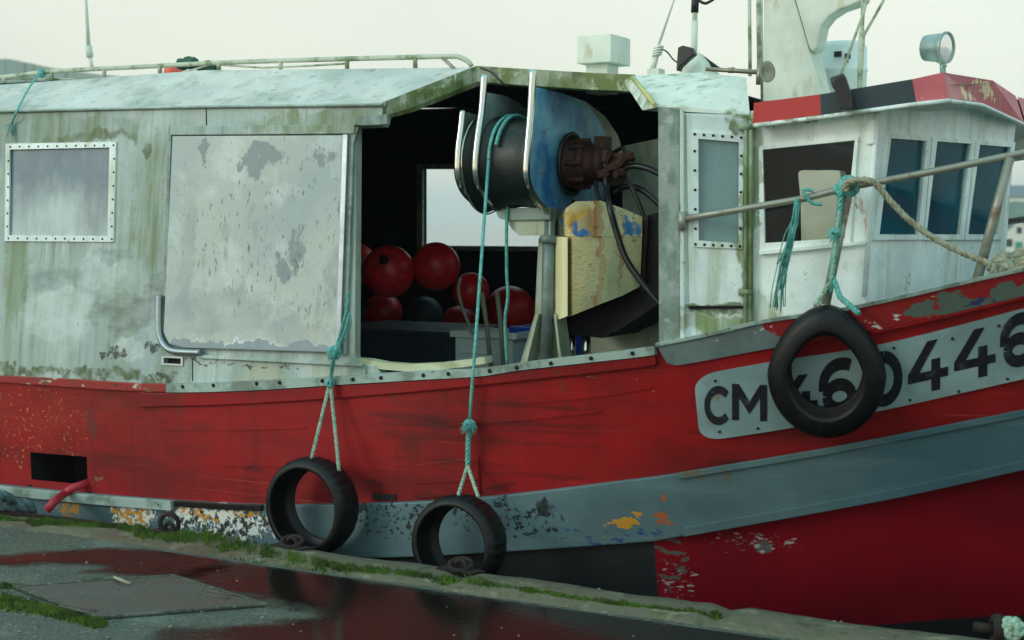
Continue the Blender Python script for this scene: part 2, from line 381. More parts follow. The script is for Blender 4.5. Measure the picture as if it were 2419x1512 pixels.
M['grey'] = mat('strake_grey_paint', C(92, 120, 126, 1.0), 0.5, layers=[
    (C(68, 106, 120), 1.0, (1, 1, 1), 0.10, 0.30, 0.9, [blob((0.4, 6.5, .3), (2.6, 4, 3))]),
    (C(60, 82, 86), 1.2, (1, 1, 1), 0.42, 0.6, 0.5),
    (C(104, 128, 130), 3, (0.3, 1, 4), 0.54, 0.64, 0.35),
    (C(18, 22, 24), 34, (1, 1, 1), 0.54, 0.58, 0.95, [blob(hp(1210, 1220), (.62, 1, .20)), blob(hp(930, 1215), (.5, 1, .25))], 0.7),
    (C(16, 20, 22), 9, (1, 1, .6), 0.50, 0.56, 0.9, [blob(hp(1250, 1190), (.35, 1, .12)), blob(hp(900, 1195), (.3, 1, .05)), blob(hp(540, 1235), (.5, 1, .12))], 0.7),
    (C(222, 228, 220), 30, (1, 1, 1), 0.44, 0.48, 0.95, [blob(hp(330, 1218), (.33, 1, .13)), blob(hp(540, 1230), (.75, 1, .17))], 0.7),
    (C(20, 22, 20), 32, (1, 1, .7), 0.50, 0.54, 0.95, [blob(hp(540, 1240), (.6, 1, .15)), blob(hp(600, 1225), (.3, 1, .12))], 0.7),
    (C(190, 138, 34), 22, (1, 1, 1.6), 0.48, 0.52, 0.95, [blob(hp(180, 1205), (.2, 1, .08)), blob(hp(325, 1215), (.3, 1, .1)), blob(hp(480, 1210), (.35, 1, .045)), blob(hp(590, 1205), (.2, 1, .04))], 0.7),
    (C(190, 135, 25), 7, (1, 1, 1.8), 0.44, 0.47, 0.95, [blob(hp(1480, 1238), (.15, 1, .05)), blob(hp(1510, 1215), (.06, 1, .04)), blob(hp(1450, 1245), (.05, 1, .03))], 0.7),
    (C(165, 80, 30), 11, (1, 1, 1.5), 0.47, 0.50, 0.95, [blob(hp(1572, 1215), (.05, 1, .05)), blob(hp(1586, 1238), (.06, 1, .04)), blob(hp(1570, 1180), (.03, 1, .03)), blob(hp(1640, 1258), (.05, 1, .02))], 0.8),
    (C(25, 60, 120), 12, (1, 1, 2.5), 0.52, 0.56, 0.9, [blob(hp(1400, 1262), (.45, 1, .05)), blob(hp(1530, 1255), (.2, 1, .04))], 0.7),
    (C(98, 92, 62), 11, (1, 1, 1), 0.55, 0.60, 0.8, [blob(hp(1700, 1110), (.5, 1, .07)), blob(hp(60, 1180), (.3, 1, .1))], 0.8),
], bump=0.002, bscale=25)
M['rail'] = mat('capping_rail_paint', C(150, 172, 165, 1.1), 0.55, layers=[
    (C(90, 105, 92), 7, (1, 1, 1), 0.48, 0.6, 0.7), (C(120, 50, 40), 16, (1, 1, 1), 0.66, 0.69, 0.9), (C(30, 36, 34), 22, (1, 1, 1), 0.66, 0.69, 0.8)], bump=0.002)
M['lip'] = mat('sheer_lip_paint', C(150, 36, 34), 0.55, layers=[
    (C(190, 190, 180), 22, (0.4, 1, 1), 0.58, 0.62, 0.9), (C(70, 80, 40), 9, (1, 1, 1), 0.60, 0.66, 0.7), (C(40, 38, 34), 14, (0.5, 1, 1), 0.62, 0.66, 0.8)], bump=0.002)
M['bulwark'] = mat('bulwark_plate_paint', C(105, 122, 122), 0.5, layers=[
    (C(82, 98, 98), 5, (1, 1, 1), 0.45, 0.6, 0.6),
    (C(140, 28, 30), 2.4, (0.7, 1, 1.6), 0.02, 0.035, 1.0, [blob(hp(2260, 715), (.95, .8, .5))]),
    (C(82, 100, 92), 3.2, (0.5, 1, 1.5), 0.40, 0.415, 1.0, [blob(H(2330, 712), (.42, .8, .07)), blob(H(2430, 690), (.3, .8, .09)), blob(H(2210, 735), (.2, .8, .05))], 0.7),
    (C(40, 44, 92), 14, (1, 1, 1), 0.46, 0.50, 0.9, [blob(H(2318, 703), (.09, .5, .05))], 0.7),
    (C(130, 36, 36), 13, (1, 1, 1), 0.55, 0.58, 0.9, [blob(hp(1900, 790), (.3, 1, .1)), blob(H(2210, 720), (.15, 1, .04))], 0.7),
    (C(205, 215, 212), 18, (0.6, 1, 1), 0.63, 0.66, 0.9, None, 0.8),
], bump=0.002, bscale=30)
M['board'] = mat('number_board_paint', C(140, 168, 170, 1.05), 0.5, layers=[
    (C(104, 130, 132), 2.5, (1, 1, 1), 0.42, 0.6, 0.6), (C(120, 125, 90), 9, (1, 1, 1), 0.52, 0.6, 0.8, [blob(hp(1690, 960), (.16, 1, .2))]),
    (C(70, 74, 66), 24, (1, 1, 1), 0.60, 0.64, 0.8, [blob(hp(1660, 960), (.08, 1, .25))])], bump=0.001)
M['ink'] = mat('number_black_paint', C(20, 20, 28), 0.55, layers=[(C(66, 78, 82), 16, (1, 1, 1), 0.56, 0.66, 0.55), (C(130, 150, 152), 60, (1, 1, 1), 0.66, 0.69, 0.8)])
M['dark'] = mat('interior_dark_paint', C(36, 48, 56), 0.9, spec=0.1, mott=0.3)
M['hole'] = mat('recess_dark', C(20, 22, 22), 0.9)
# white weathered fibreglass
M['shelter'] = mat('weathered_shelter_panel', C(170, 188, 184, 1.05), 0.66, layers=[
    (C(140, 158, 156, 1.0), 1.0, (1, 1, 1), 0.42, 0.62, 0.8),
    (C(200, 214, 212, 1.0), 2.6, (1, 1, .8), 0.52, 0.70, 0.75),
    (C(122, 136, 106), 3.2, (1.8, 1, .16), 0.44, 0.70, 0.7),
    (C(104, 116, 100), 9, (2.5, 1, .10), 0.52, 0.70, 0.55),
    (C(108, 126, 80), 6.0, (2.0, 1, .25), 0.34, 0.66, 0.85, [blob(hp(330, 470), (.36, 1, .75)), blob(hp(150, 300), (.9, 1, .16)), blob(hp(60, 330), (.4, 1, .5)), blob(hp(700, 285), (.9, 1, .12)), blob(hp(10, 620), (.2, 1, .6))]),
    (C(84, 98, 50), 16, (1, 1, .6), 0.32, 0.62, 0.85, [blob(hp(150, 322), (.75, 1, .06)), blob(hp(290, 345), (.07, 1, .1))]),
    (C(206, 218, 216), 3.4, (1, 1, 1), 0.30, 0.60, 0.8, [blob(hp(120, 740), (.5, 1, .35)), blob(hp(200, 640), (.4, 1, .2)), blob(hp(300, 830), (.2, 1, .12)), blob(hp(350, 790), (.1, 1, .08))]),
    (C(96, 98, 86), 5, (1, 1, 2.6), 0.32, 0.62, 0.65, [blob(hp(280, 740), (.45, 1, .20)), blob(hp(350, 700), (.2, 1, .26))]),
    (C(112, 128, 128), 4, (1, 1, 1.6), 0.34, 0.62, 0.55, [blob(hp(110, 660), (.4, 1, .12)), blob(hp(250, 600), (.4, 1, .08))]),
    (C(30, 32, 30), 30, (1, 1, 1), 0.42, 0.54, 0.85, [blob(hp(352, 822), (.11, 1, .08)), blob(hp(265, 835), (.24, 1, .07)), blob(hp(365, 880), (.10, 1, .05))]),
    (C(74, 88, 42), 20, (1, 1, .8), 0.30, 0.58, 0.9, [blob(hp(60, 878), (.5, 1, .06)), blob(hp(240, 884), (.6, 1, .06)), blob(hp(350, 893), (.3, 1, .05))]),
    (C(190, 188, 146), 4, (1, 1, 1), 0.42, 0.66, 0.6, [blob(hp(660, 890), (1.0, 1, .16))]),
    (C(40, 44, 38), 14, (1, 1, 1.5), 0.46, 0.58, 0.8, [blob(hp(400, 893), (.2, 1, .05)), blob(hp(560, 858), (.9, 1, .02))]),
    (C(84, 90, 84), 55, (1, 1, .7), 0.62, 0.70, 0.6),
], bump=0.004, bscale=5)
M['roofside'] = mat('roof_bevel_panel', C(204, 206, 198, 1.0), 0.62, layers=[
    (C(172, 180, 174), 1.8, (1, 1, 1), 0.42, 0.62, 0.75), (C(128, 142, 124), 5, (0.8, 1, 1), 0.50, 0.68, 0.6),
    (C(214, 222, 222), 4, (1, .5, 1), 0.55, 0.68, 0.6), (C(96, 106, 96), 26, (0.6, .6, 1), 0.58, 0.70, 0.6)], bump=0.003, bscale=7)
M['fascia'] = mat('algae_roof_edge', C(150, 164, 140), 0.7, layers=[
    (C(96, 116, 56), 5, (1, 1, 1), 0.42, 0.56, 0.9), (C(60, 80, 40), 12, (1, 1, .4), 0.52, 0.62, 0.8), (C(196, 206, 180), 14, (1, 1, 1), 0.58, 0.64, 0.7)], bump=0.003)
M['door'] = mat('sliding_door_panel', C(188, 196, 186, 1.0), 0.62, layers=[
    (C(154, 168, 172), 1.5, (1, 1, 1), 0.40, 0.62, 0.75), (C(202, 214, 210), 3.5, (1, 1, 1), 0.52, 0.66, 0.75),
    (C(130, 144, 146), 11, (1.2, 1, .8), 0.39, 0.47, 0.9, [blob(hp(570, 370), (.24, 1, .17)), blob(hp(722, 365), (.12, 1, .14)), blob(hp(680, 590), (.10, 1, .22)), blob(hp(650, 640), (.08, 1, .16)), blob(hp(428, 350), (.06, 1, .16))]),
    (C(104, 116, 118), 28, (1.6, 1, .5), 0.60, 0.645, 0.85, [blob(hp(620, 560), (1.3, 1, 1.0))]),
    (C(92, 102, 100), 60, (1.4, 1, .5), 0.63, 0.68, 0.7),
    (C(120, 124, 98), 9, (1, 1, .4), 0.54, 0.70, 0.5, [blob(hp(610, 640), (1.2, 1, .8))]),
    (C(146, 156, 158), 3.6, (1, 1, 1), 0.30, 0.62, 0.75, [blob(hp(520, 740), (.6, 1, .22)), blob(hp(700, 780), (.4, 1, .12)), blob(hp(790, 650), (.14, 1, .3)), blob(hp(420, 600), (.10, 1, .7))]),
    (C(216, 226, 226), 6, (1, 1, 1), 0.46, 0.52, 0.8, [blob(hp(600, 812), (1.1, 1, .035)), blob(hp(440, 806), (.3, 1, .05))]),
    (C(136, 150, 156), 3, (1.0, 1, 1.2), 0.14, 0.17, 0.9, [blob(hp(600, 828), (1.1, 1, .065))]),
], bump=0.003, bscale=18)
M['alum'] = mat('dull_aluminium', C(150, 162, 166), 0.42, 0.85, mott=0.2, bump=0.001)
M['steel'] = mat('stainless_steel', C(205, 208, 200), 0.18, 1.0, mott=0.1)
M['pipe'] = mat('worn_galvanised_pipe', C(150, 152, 140), 0.42, 0.5, layers=[(C(110, 76, 50), 8, (1, 1, 1), 0.54, 0.64, 0.7, None, 0.8)], bump=0.001)
M['railgreen'] = mat('algae_stained_pipe', C(186, 196, 176), 0.5, layers=[(C(100, 120, 72), 9, (1, 1, 1), 0.50, 0.62, 0.8)])
def WB(x, y): return P(x, y, Y0 + .27)
M['white'] = mat('wheelhouse_white_paint', C(234, 246, 242, 1.04), 0.42, layers=[
    (C(184, 204, 204), 1.4, (1, 1, 1), 0.45, 0.62, 0.6),
    (C(140, 160, 104), 5, (1.8, 1.8, .2), 0.52, 0.70, 0.6), (C(168, 176, 156), 22, (1, 1, .7), 0.58, 0.72, 0.4),
    (C(116, 138, 66), 7, (2, 2, .22), 0.26, 0.60, 0.9, [blob(WB(1630, 500), (.03, 2.0, .5)), blob(WB(1785, 420), (.04, 2.0, .5)), blob(WB(1900, 270), (.5, 2.0, .05)), blob(WB(1690, 760), (.35, 2.0, .10)), blob(WB(1620, 700), (.05, 2.0, .5)), blob(WB(1770, 560), (.05, 2.0, .7)), blob(WB(1800, 740), (.16, 2.0, .16))]),
    (C(84, 104, 46), 14, (1, 1, .8), 0.36, 0.56, 0.85, [blob(WB(1700, 722), (.26, 2.0, .035)), blob(WB(1765, 290), (.09, 2.0, .1)), blob(WB(1850, 285), (.3, 2.0, .03))]),
    (C(176, 120, 60), 50, (1, 1, .3), 0.30, 0.60, 0.8, [blob(P(2043, 500, 6.25), (.016, .1, .16)), blob(P(2148, 665, 6.68), (.012, .1, .09)), blob(P(1797, 580, 6.2), (.012, .1, .06))]),
    (C(120, 90, 60), 60, (1, 1, 1), 0.64, 0.70, 0.6),
    (C(90, 100, 84), 20, (1, 1, 1), 0.66, 0.70, 0.6),
], bump=0.002, bscale=10)
M['casing'] = mat('stained_white_casing', C(224, 230, 218, 1.0), .55, layers=[(C(170, 184, 166), 3, (1, 1, 1), .42, .6, .7), (C(120, 142, 96), 6, (1.2, 1.2, .5), .52, .66, .7), (C(90, 112, 60), 12, (1, 1, 1), .58, .66, .7)], bump=.002)
M['white2'] = mat('white_painted_steel', C(214, 222, 208, 1.05), 0.5, layers=[(C(180, 192, 176), 2, (1, 1, 1), 0.45, 0.6, 0.6), (C(170, 160, 110), 8, (1, 1, .4), 0.58, 0.68, 0.6)], bump=0.001)
M['green_white'] = mat('stained_cream_panel', C(190, 200, 180, 1.0), 0.55, layers=[
    (C(140, 160, 130), 2, (1, 1, 1), 0.42, 0.6, 0.7), (C(96, 116, 66), 5, (1.5, 1, .3), 0.52, 0.66, 0.6), (C(150, 120, 60), 4, (2, 1, .2), 0.60, 0.70, 0.5)], bump=0.002)
M['post'] = mat('grey_algae_post', C(140, 156, 150), 0.65, layers=[(C(96, 116, 104), 9, (1, 1, .6), 0.45, 0.58, 0.8), (C(176, 186, 178), 14, (1, 1, 1), 0.58, 0.66, 0.6)], bump=0.002)
YB_ = Y0 + .03 + .70
M['chute'] = mat('stained_steel_chute', C(172, 172, 132, 1.0), 0.24, 0.85, layers=[
    (C(112, 140, 122), 2.6, (1, 1, .5), 0.42, 0.62, 0.8), (C(186, 190, 160), 6, (1.4, 1, .3), 0.52, 0.70, 0.6),
    (C(140, 92, 38), 9, (1.6, 1, .10), 0.34, 0.66, 0.85, [blob(P(1418, 620, YB_), (.045, 1, .8)), blob(P(1395, 530, YB_), (.14, 1, .12)), blob(P(1460, 600, YB_), (.02, 1, .4))], 0.7),
    (C(24, 104, 170), 16, (1, 1, 1), 0.36, 0.50, 0.9, [blob(P(1484, 535, YB_), (.10, 1, .085)), blob(P(1345, 535, YB_), (.035, 1, .04)), blob(P(1380, 545, YB_), (.05, 1, .03))], 0.5),
    (C(190, 160, 66), 14, (1, 1, 1), 0.36, 0.56, 0.75, [blob(P(1375, 512, YB_), (.13, 1, .08))], 0.6),
    (C(60, 70, 60), 30, (1, 1, 1), 0.60, 0.68, 0.6)], bump=0.0006)
M['blue'] = mat('scuffed_blue_plate', C(96, 164, 186, 1.25), 0.42, layers=[
    (C(24, 100, 168), 5, (1, 1, 1), 0.42, 0.62, 0.85), (C(150, 190, 196), 9, (1, 1, .7), 0.50, 0.68, 0.6), (C(110, 90, 60), 16, (1, 1, 1), 0.64, 0.68, 0.7)], bump=0.002)
M['gplate'] = mat('dull_grey_plate', C(136, 158, 152), 0.5, 0.2, layers=[(C(90, 106, 102), 4, (1, 1, 1), 0.45, 0.6, 0.7)])
M['rubber'] = mat('black_rubber', C(9, 13, 15), 0.45, spec=0.32, layers=[(C(34, 40, 40), 30, (1, 1, 1), 0.58, 0.68, 0.6, None, .8), (C(20, 26, 27), 8, (1, 1, 1), 0.55, 0.68, 0.5)], bump=0.003, bscale=30, obj=True)
M['drum'] = mat('drum_rubber', C(16, 28, 27), 0.45, layers=[(C(44, 60, 44), 4, (1, 1, 1), 0.55, 0.68, 0.6)], bump=0.002)
M['rust'] = mat('rusty_motor', C(70, 42, 32), 0.7, 0.2, layers=[(C(50, 34, 30), 8, (1, 1, 1), 0.45, 0.58, 0.8), (C(120, 66, 34), 10, (1, 1, 1), 0.60, 0.68, 0.6)], bump=0.006, bscale=25)
M['hose'] = mat('black_hose', C(26, 30, 32), 0.4)
M['teal'] = mat('teal_rope_fibre', C(104, 176, 168, 1.0), 0.7, layers=[(C(40, 130, 120), 40, (1, 1, 1), 0.45, 0.6, 0.7)])
M['paleteal'] = mat('pale_green_rope', C(150, 180, 160, 1.1), 0.75, layers=[(C(96, 130, 112), 50, (1, 1, 1), 0.45, 0.6, 0.8)])
M['tan'] = mat('tan_rope_fibre', C(160, 164, 142, 1.0), 0.8, layers=[(C(112, 104, 74), 40, (1, 1, 1), 0.45, 0.6, 0.7)])
M['buoy'] = mat('red_buoy_vinyl', C(224, 40, 50, 1.1), 0.36, layers=[(C(140, 24, 34), 3, (1, 1, 1), 0.45, 0.6, 0.6)], obj=True)
M['buoymark'] = mat('black_buoy_mark', C(18, 18, 20), 0.5)
M['visred'] = mat('faded_red_visor', C(178, 50, 48, 1.1), 0.45, layers=[(C(196, 84, 92), 2, (1, 1, 1), 0.40, 0.6, 0.6, [blob(P(2300, 210, 7), (.5, 2, .4))]),
    (C(226, 208, 150), 12, (1, 1, 1), 0.44, 0.48, 0.9, [blob(P(2290, 208, 7.2), (.2, .8, .08))]), (C(222, 205, 160), 24, (1, 1, 1), 0.66, 0.69, 0.8, [blob(P(2250, 220, 7), (.6, 2, .3))])], bump=0.001)
M['vispink'] = mat('sun_bleached_red_visor', C(186, 84, 94, 1.05), 0.5, layers=[(C(204, 112, 120), 2, (1, 1, 1), 0.45, 0.6, 0.6),
    (C(230, 212, 160), 11, (1, 1, 1), 0.44, 0.47, 0.95, [blob(P(2310, 208, 7.0), (.14, .5, .07)), blob(P(2275, 215, 6.7), (.1, .4, .05))]), (C(226, 210, 180), 26, (1, 1, 1), 0.65, 0.68, 0.8)], bump=0.001)
M['visblack'] = mat('black_visor', C(30, 52, 60, 1.1), 0.4, mott=0.2)
M['plastic_black'] = mat('black_plastic', C(20, 24, 26), 0.4)
M['lampgreen'] = mat('sea_green_lamp_housing', C(150, 172, 168, 1.0), 0.35, 0.5, mott=0.2)
M['lens'] = mat('lamp_lens', C(170, 205, 215), 0.06, 0.6, layers=[(C(30, 60, 70), 6, (1, 1, 1), 0.5, 0.6, 0.5)])
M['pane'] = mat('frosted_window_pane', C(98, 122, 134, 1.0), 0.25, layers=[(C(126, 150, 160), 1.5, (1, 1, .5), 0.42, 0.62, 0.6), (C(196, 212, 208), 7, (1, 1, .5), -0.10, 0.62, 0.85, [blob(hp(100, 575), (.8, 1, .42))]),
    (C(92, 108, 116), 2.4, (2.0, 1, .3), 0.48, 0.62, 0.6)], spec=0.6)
M['glass'] = glass('cabin_glass', (0.90, 0.95, 0.95, 1), 0.012)
M['tglass'] = glass('tinted_cabin_glass', (0.66, 0.90, 0.94, 1), 0.24, (0.015, 0.20, 0.28, 1))
M['crate_w'] = mat('white_fish_crate', C(214, 236, 228), 0.5)
M['crate_b'] = mat('blue_fish_crate', C(24, 84, 210), 0.5)
M['bin'] = mat('dark_slate_bin', C(56, 70, 80), 0.6)
M['stick'] = mat('weathered_wood', C(130, 140, 116), 0.7)
M['redhose'] = mat('red_rubber_hose', C(176, 44, 60), 0.5)
M['seat'] = mat('cream_seat_back', C(225, 222, 200), 0.6)
# ------------------------------------------------------------------ the boat
boat = empty('fishing_boat', (-4, YC, -1.0), 'weathered red and white fishing boat with grey rubbing strake moored along the quay', 'fishing boat')
mb = MB(); hull_mesh(mb); hull_mesh(mb, True)
hull = mb.build('hull', [M['red'], M['black'], M['red2']], boat)
# scupper recess
mb = MB()
za, zb_ = c0(sx0) + (c3(sx0) - c0(sx0)) * 0.683, c3(sx0)
yy = g(sx0, 0.4)
mb.box((sx0 - .02, yy + 0.35, za - 0.4), (sx1 + .02, yy + 0.38, za + 0.05)); mb.box((sx0 - .03, yy + .01, za - 0.4), (sx0 + .0, yy + .35, za + .05))
mb.box((sx1 - .0, yy + .01, za - 0.4), (sx1 + .03, yy + .35, za + .05)); mb.box((sx0 - .03, yy + .01, za + .005), (sx1 + .03, yy + .35, za + .03))
mb.build('freeing_port', M['hole'], hull)
mb = MB(); strip(mb, c0, c1, hx(402, 905), hx(1553, 830), -0.05, 0.035, 60)
railmb = mb
mb = MB(); strip(mb, lambda X: c0(X) - 0.001, c1, XS, hx(400, 905), -0.05, 0.022, 50)
mb.build('sheer_lip', M['lip'], hull, bevel=0.004)
mb = railmb
for k in range(14):
    px = 440 + k * 80 + random.uniform(-22, 22); p = H(px, 0.5 * (np.interp(px, [406, 819, 1139, 1553], [905, 887, 869, 817]) + np.interp(px, [406, 819, 1139, 1553], [924, 907, 888, 837])), 0.034)
    mb.lathe(p, (0, -1, 0), [(0.001, .0105), (.006, .0100), (.007, .0001)], 8, 1)
rl = mb.build('capping_rail', [M['rail'], M['hole']], hull)
mb = MB(); strip(mb, lambda X: c1(X) - .004, c2, hx(335, 940), hx(1553, 850), -0.02, 0.022, 50)
mb.build('sheer_doubler', M['red'], hull, bevel=0.006)
mb = MB(); strip(mb, c3, c4, XS, XB - 0.05, -0.03, 0.045, 70, 3)
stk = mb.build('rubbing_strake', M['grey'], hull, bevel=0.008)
mb = MB(); strip(mb, lambda X: c3(X) + 0.004, lambda X: c3(X) - .050, XS, hx(425, 1190), 0.04, 0.075, 40)
mb.build('moulding', M['rail'], stk, bevel=0.004)
mb = MB(); strip(mb, lambda X: c3(X) + .004, lambda X: c3(X) - .028, hx(428, 1190), hx(635, 1195), 0.04, 0.06, 20)
mb.build('rubber_strip', M['rubber'], stk, bevel=0.004)
Xm = hx(1612, 1120)
mb = MB(); strip(mb, lambda X: c3(X) + .006, lambda X: c3(X) - .026, Xm, XB - .1, 0.04, 0.062, 40)
mb.build('upper_moulding', M['grey'], stk, bevel=0.004)
mb = MB(); strip(mb, lambda X: c4(X) + .042, lambda X: c4(X) - .004, Xm, XB - .1, 0.04, 0.060, 40)
mb.build('lower_moulding', M['grey'], stk, bevel=0.004)
# starboard strake
mb = MB(); strip(mb, c3, c4, XS, XB - 0.05, -0.03, 0.045, 40, 2)
for v in mb.v: v.y = 2 * YC - v.y
mb.build('rubbing_strake', M['grey'], hull)
# bulwark plate forward, rounded lower corner
Xb = hx(1556, 840)
def cbr(X):
    d = max(0.0, X - Xb); r = 0.09
    return cb(X) + (r - math.sqrt(max(0, r * r - (r - min(d, r)) ** 2)))
mb = MB(); strip(mb, lambda X: c0(X) - .006, cbr, Xb, XB - .06, -0.02, 0.016, 110)
mb.build('bulwark_plate', M['bulwark'], hull)
mb = MB(); strip(mb, lambda X: c0(X) + .012, lambda X: c0(X) - .006, Xb, XB - .02, -0.08, 0.028, 60)
mb.build('bulwark_cap', M['rail'], hull, bevel=0.003)
mb = MB(); strip(mb, lambda X: c0(X) + .012, lambda X: c0(X) - .016, XS, XB - .02, -0.08, 0.03, 60)
for v in mb.v: v.y = 2 * YC - v.y
mb.build('capping_rail', M['rail'], hull)
# red moulding below the peeled band
mb = MB(); strip(mb, lambda X: cb(X) - .002, lambda X: cb(X) - .016, hx(2060, 780), XB - .1, -0.01, 0.026, 30)
mb.build('bow_moulding', M['red'], hull, bevel=0.004)
# small cover plate on the topside
zt_ = Curve([(960, 1101), (1140, 1078)]); zb2 = Curve([(960, 1178), (1140, 1168)])
mb = MB(); strip(mb, zt_, zb2, hx(985, 1130), hx(1134, 1120), -.01, 0.012, 8)
mb.build('cover_plate', M['red'], hull, bevel=0.003)
mb = MB(); zz1 = Curve([(860, 1166), (940, 1168)]); zz2 = Curve([(860, 1180), (940, 1182)])
strip(mb, zz1, zz2, hx(882, 1172), hx(936, 1175), -.01, 0.006, 5)
mb.build('drain_slot', M['hole'], hull)
for q_ in ([(370, 1014), (540, 1015), (722, 1010)], [(520, 1100), (690, 1101)], [(1060, 1004), (1250, 990), (1420, 972)], [(985, 1140), (1132, 1132)], [(1230, 952), (1400, 938), (1540, 915)]):
    zc_ = Curve(q_); mb = MB(); strip(mb, lambda X: zc_(X) + .004, lambda X: zc_(X) - .005, hx(*q_[0]), hx(*q_[-1]), -.01, (.006 if q_[0][0] != 985 else .018), 14, 1); mb.build('hull_seam', M['red'], hull)
# number board and its characters
bt = Curve([(1640, 888), (1812, 856), (2091, 811), (2419, 728), (2520, 700)]); bb = Curve([(1640, 1046), (1690, 1038), (1860, 1012), (2100, 966), (2419, 895), (2520, 872)])
XL = hx(1648, 960)
def pin(X, s):
    r = 0.10; d = max(0.0, X - XL); return s * (r - math.sqrt(max(0, r * r - (r - min(d, r)) ** 2)))
xs_b = list(XL + np.array([0, .004, .01, .02, .035, .055, .08, .1])) + list(np.linspace(XL + .13, hx(2500, 800), 40))
mb = MB(); prev = None
for X in xs_b:
    a = bt(X) - pin(X, .7); b = bb(X) + pin(X, .7)
    zz = [a + (b - a) * k / 3 for k in range(4)]
    ring = [Vector((X, g(X, z) - .014, z)) for z in zz] + [Vector((X, g(X, z) + .005, z)) for z in reversed(zz)]
    if prev:
        for k in range(8):
            l = (k + 1) % 8; mb.add([prev[k], prev[l], ring[l], ring[k]], [(0, 1, 2, 3)])
    prev = ring
mb.add(prev, [tuple(range(8))])
board = mb.build('number_board', M['board'], hull)
def ribbon(pts, w_):
    n = len(pts); out = []
    L_, R_ = [], []
    for i in range(n):
        a = Vector(pts[max(i - 1, 0)]); b = Vector(pts[min(i + 1, n - 1)]); t = (b - a).normalized(); nn = Vector((-t.y, t.x))
        p = Vector(pts[i]); L_.append(p + nn * w_ / 2); R_.append(p - nn * w_ / 2)
    return [[L_[i], L_[i + 1], R_[i + 1], R_[i]] for i in range(n - 1)]
def arc(cx, cy, rx, ry, a0, a1, n=14): return [(cx + rx * math.cos(R(a0 + (a1 - a0) * i / n)), cy + ry * math.sin(R(a0 + (a1 - a0) * i / n))) for i in range(n + 1)]
def glyph(ch):
    w_ = 0.235
    if ch == 'C': return ribbon(arc(.52, .5, .42, .40, 42, 318, 22), w_ * .9)
    if ch == '0': return ribbon(arc(.5, .5, .39, .41, 90, 449.9, 30), w_)
    if ch == '6': return ribbon(arc(.56, .55, .46, .36, 62, 180, 14) + [(.10, .42)], w_) + ribbon(arc(.5, .31, .31, .22, 178, 178 + 359.9, 26), w_)
    if ch == 'M': return [[Vector(p) for p in q] for q in ([(0, 0), (.2, 0), (.2, 1), (0, 1)], [(.8, 0), (1, 0), (1, 1), (.8, 1)], [(.2, 1), (.2, .62), (.5, .18), (.5, .52)], [(.8, 1), (.5, .52), (.5, .18), (.8, .62)])]
    if ch == '4': return [[Vector(p) for p in q] for q in ([(.48, 1), (.74, 1), (.28, .40), (0, .22), (0, .40)], [(0, .22), (.28, .40), (.58, .40), (.58, .22)], [(.58, -.02), (.80, -.02), (.80, .62), (.58, .62)], [(.80, .22), (1.0, .22), (1.0, .40), (.80, .40)])]
GL = [('C', 1664, 1728, 912, 1004, 0.0, 5), ('M', 1729, 1812, 908, 994, 3, 5), ('4', 1842, 1932, 886, 990, -8, 6), ('6', 1936, 2030, 848, 976, -8, 6), ('0', 2042, 2132, 832, 958, -8, 6), ('4', 2145, 2240, 806, 924, -22, 8), ('4', 2254, 2352, 778, 892, -22, 8), ('6', 2364, 2452, 742, 864, -16, 6)]
for ch, xa, xb, ya, yb, rise, lean in GL:
    mb = MB()
    for q in glyph(ch):
        pts = []
        for p in q:
            px = xa + (xb - xa) * p.x + lean * (p.y - .5) * .0; py = yb + (ya - yb) * p.y + rise * (p.x - .5) * 1.0
            pts.append(H(px, py, 0.0165))
        mb.add(pts, [tuple(range(len(pts)))])
    mb.build('letter' if ch in 'CM' else 'numeral', M['ink'], board)
for px, py in [(1690, 900), (1700, 1020), (1790, 1012), (1935, 985), (2112, 822), (2150, 945), (2250, 800), (2265, 925), (2360, 770), (2380, 895)]:
    mb = MB(); mb.lathe(H(px, py, .0155), (0, -1, 0), [(0, .007), (.003, .0065), (.0035, .0001)], 8); mb.build('board_screw', M['hole'], board)
# decks
mb = MB(); prev = None
for X in np.linspace(XS + .02, XB - .1, 50):
    zd = min(c0(X) - 0.42, 0.55 + 0.05 * (X + 4)); zd = c0(X) - .45 if X < -2.6 else c0(X) - .22
    a = Vector((X, g(X, zd) + .01, zd)); b = Vector((X, 2 * YC - a.y, zd))
    if prev: mb.add([prev[0], prev[1], b, a], [(0, 1, 2, 3)])
    prev = (a, b)
mb.build('deck', mat('deck_paint', C(86, 104, 100), .7), boat)
# ------------------------------------------------------------------ shelter (aft deckhouse)
YW = Y0 + 0.03
WP = plane((-5, YW, 0.85), (0, -1, 0.12))
def Wp(px, py, off=0.0): return HP(px, py, WP, off)
wn_ = WP[1]
def hc(px):  # sheer line, screen
    return float(np.interp(px, [-500, 0, 330, 420, 576, 819, 1000], [868, 887, 906, 907, 902, 889, 878]))
bot = [(-500, hc(-500)), (0, hc(0)), (165, hc(165)), (330, hc(330)), (455, hc(455)), (640, hc(640)), (862, hc(862))]
outer = bot + [(862, 862), (845, 858), (838, 838), (842, 300), (905, 297), (912, 274), (905, 247), (480, 250), (0, 262), (-500, 274)]
win = [(22, 350), (268, 344), (262, 562), (20, 560)]
mb = MB(); patch(mb, [Wp(*p) for p in outer], [[Wp(*p) for p in win], [Wp(*p) for p in [(389, 845), (429, 847), (429, 860), (389, 858)]]], wn_, 0.05)
wall = mb.build('shelter_wall', M['shelter'], boat)
def frame(mb, o, i, pl, d0, d1, mi=0):
    n = len(o)
    for a in range(n):
        b = (a + 1) % n
        q = [HP(*o[a], pl, d0), HP(*o[b], pl, d0), HP(*i[b], pl, d0), HP(*i[a], pl, d0)]
        mb.prism(q, pl[1] * (d1 - d0), mi)
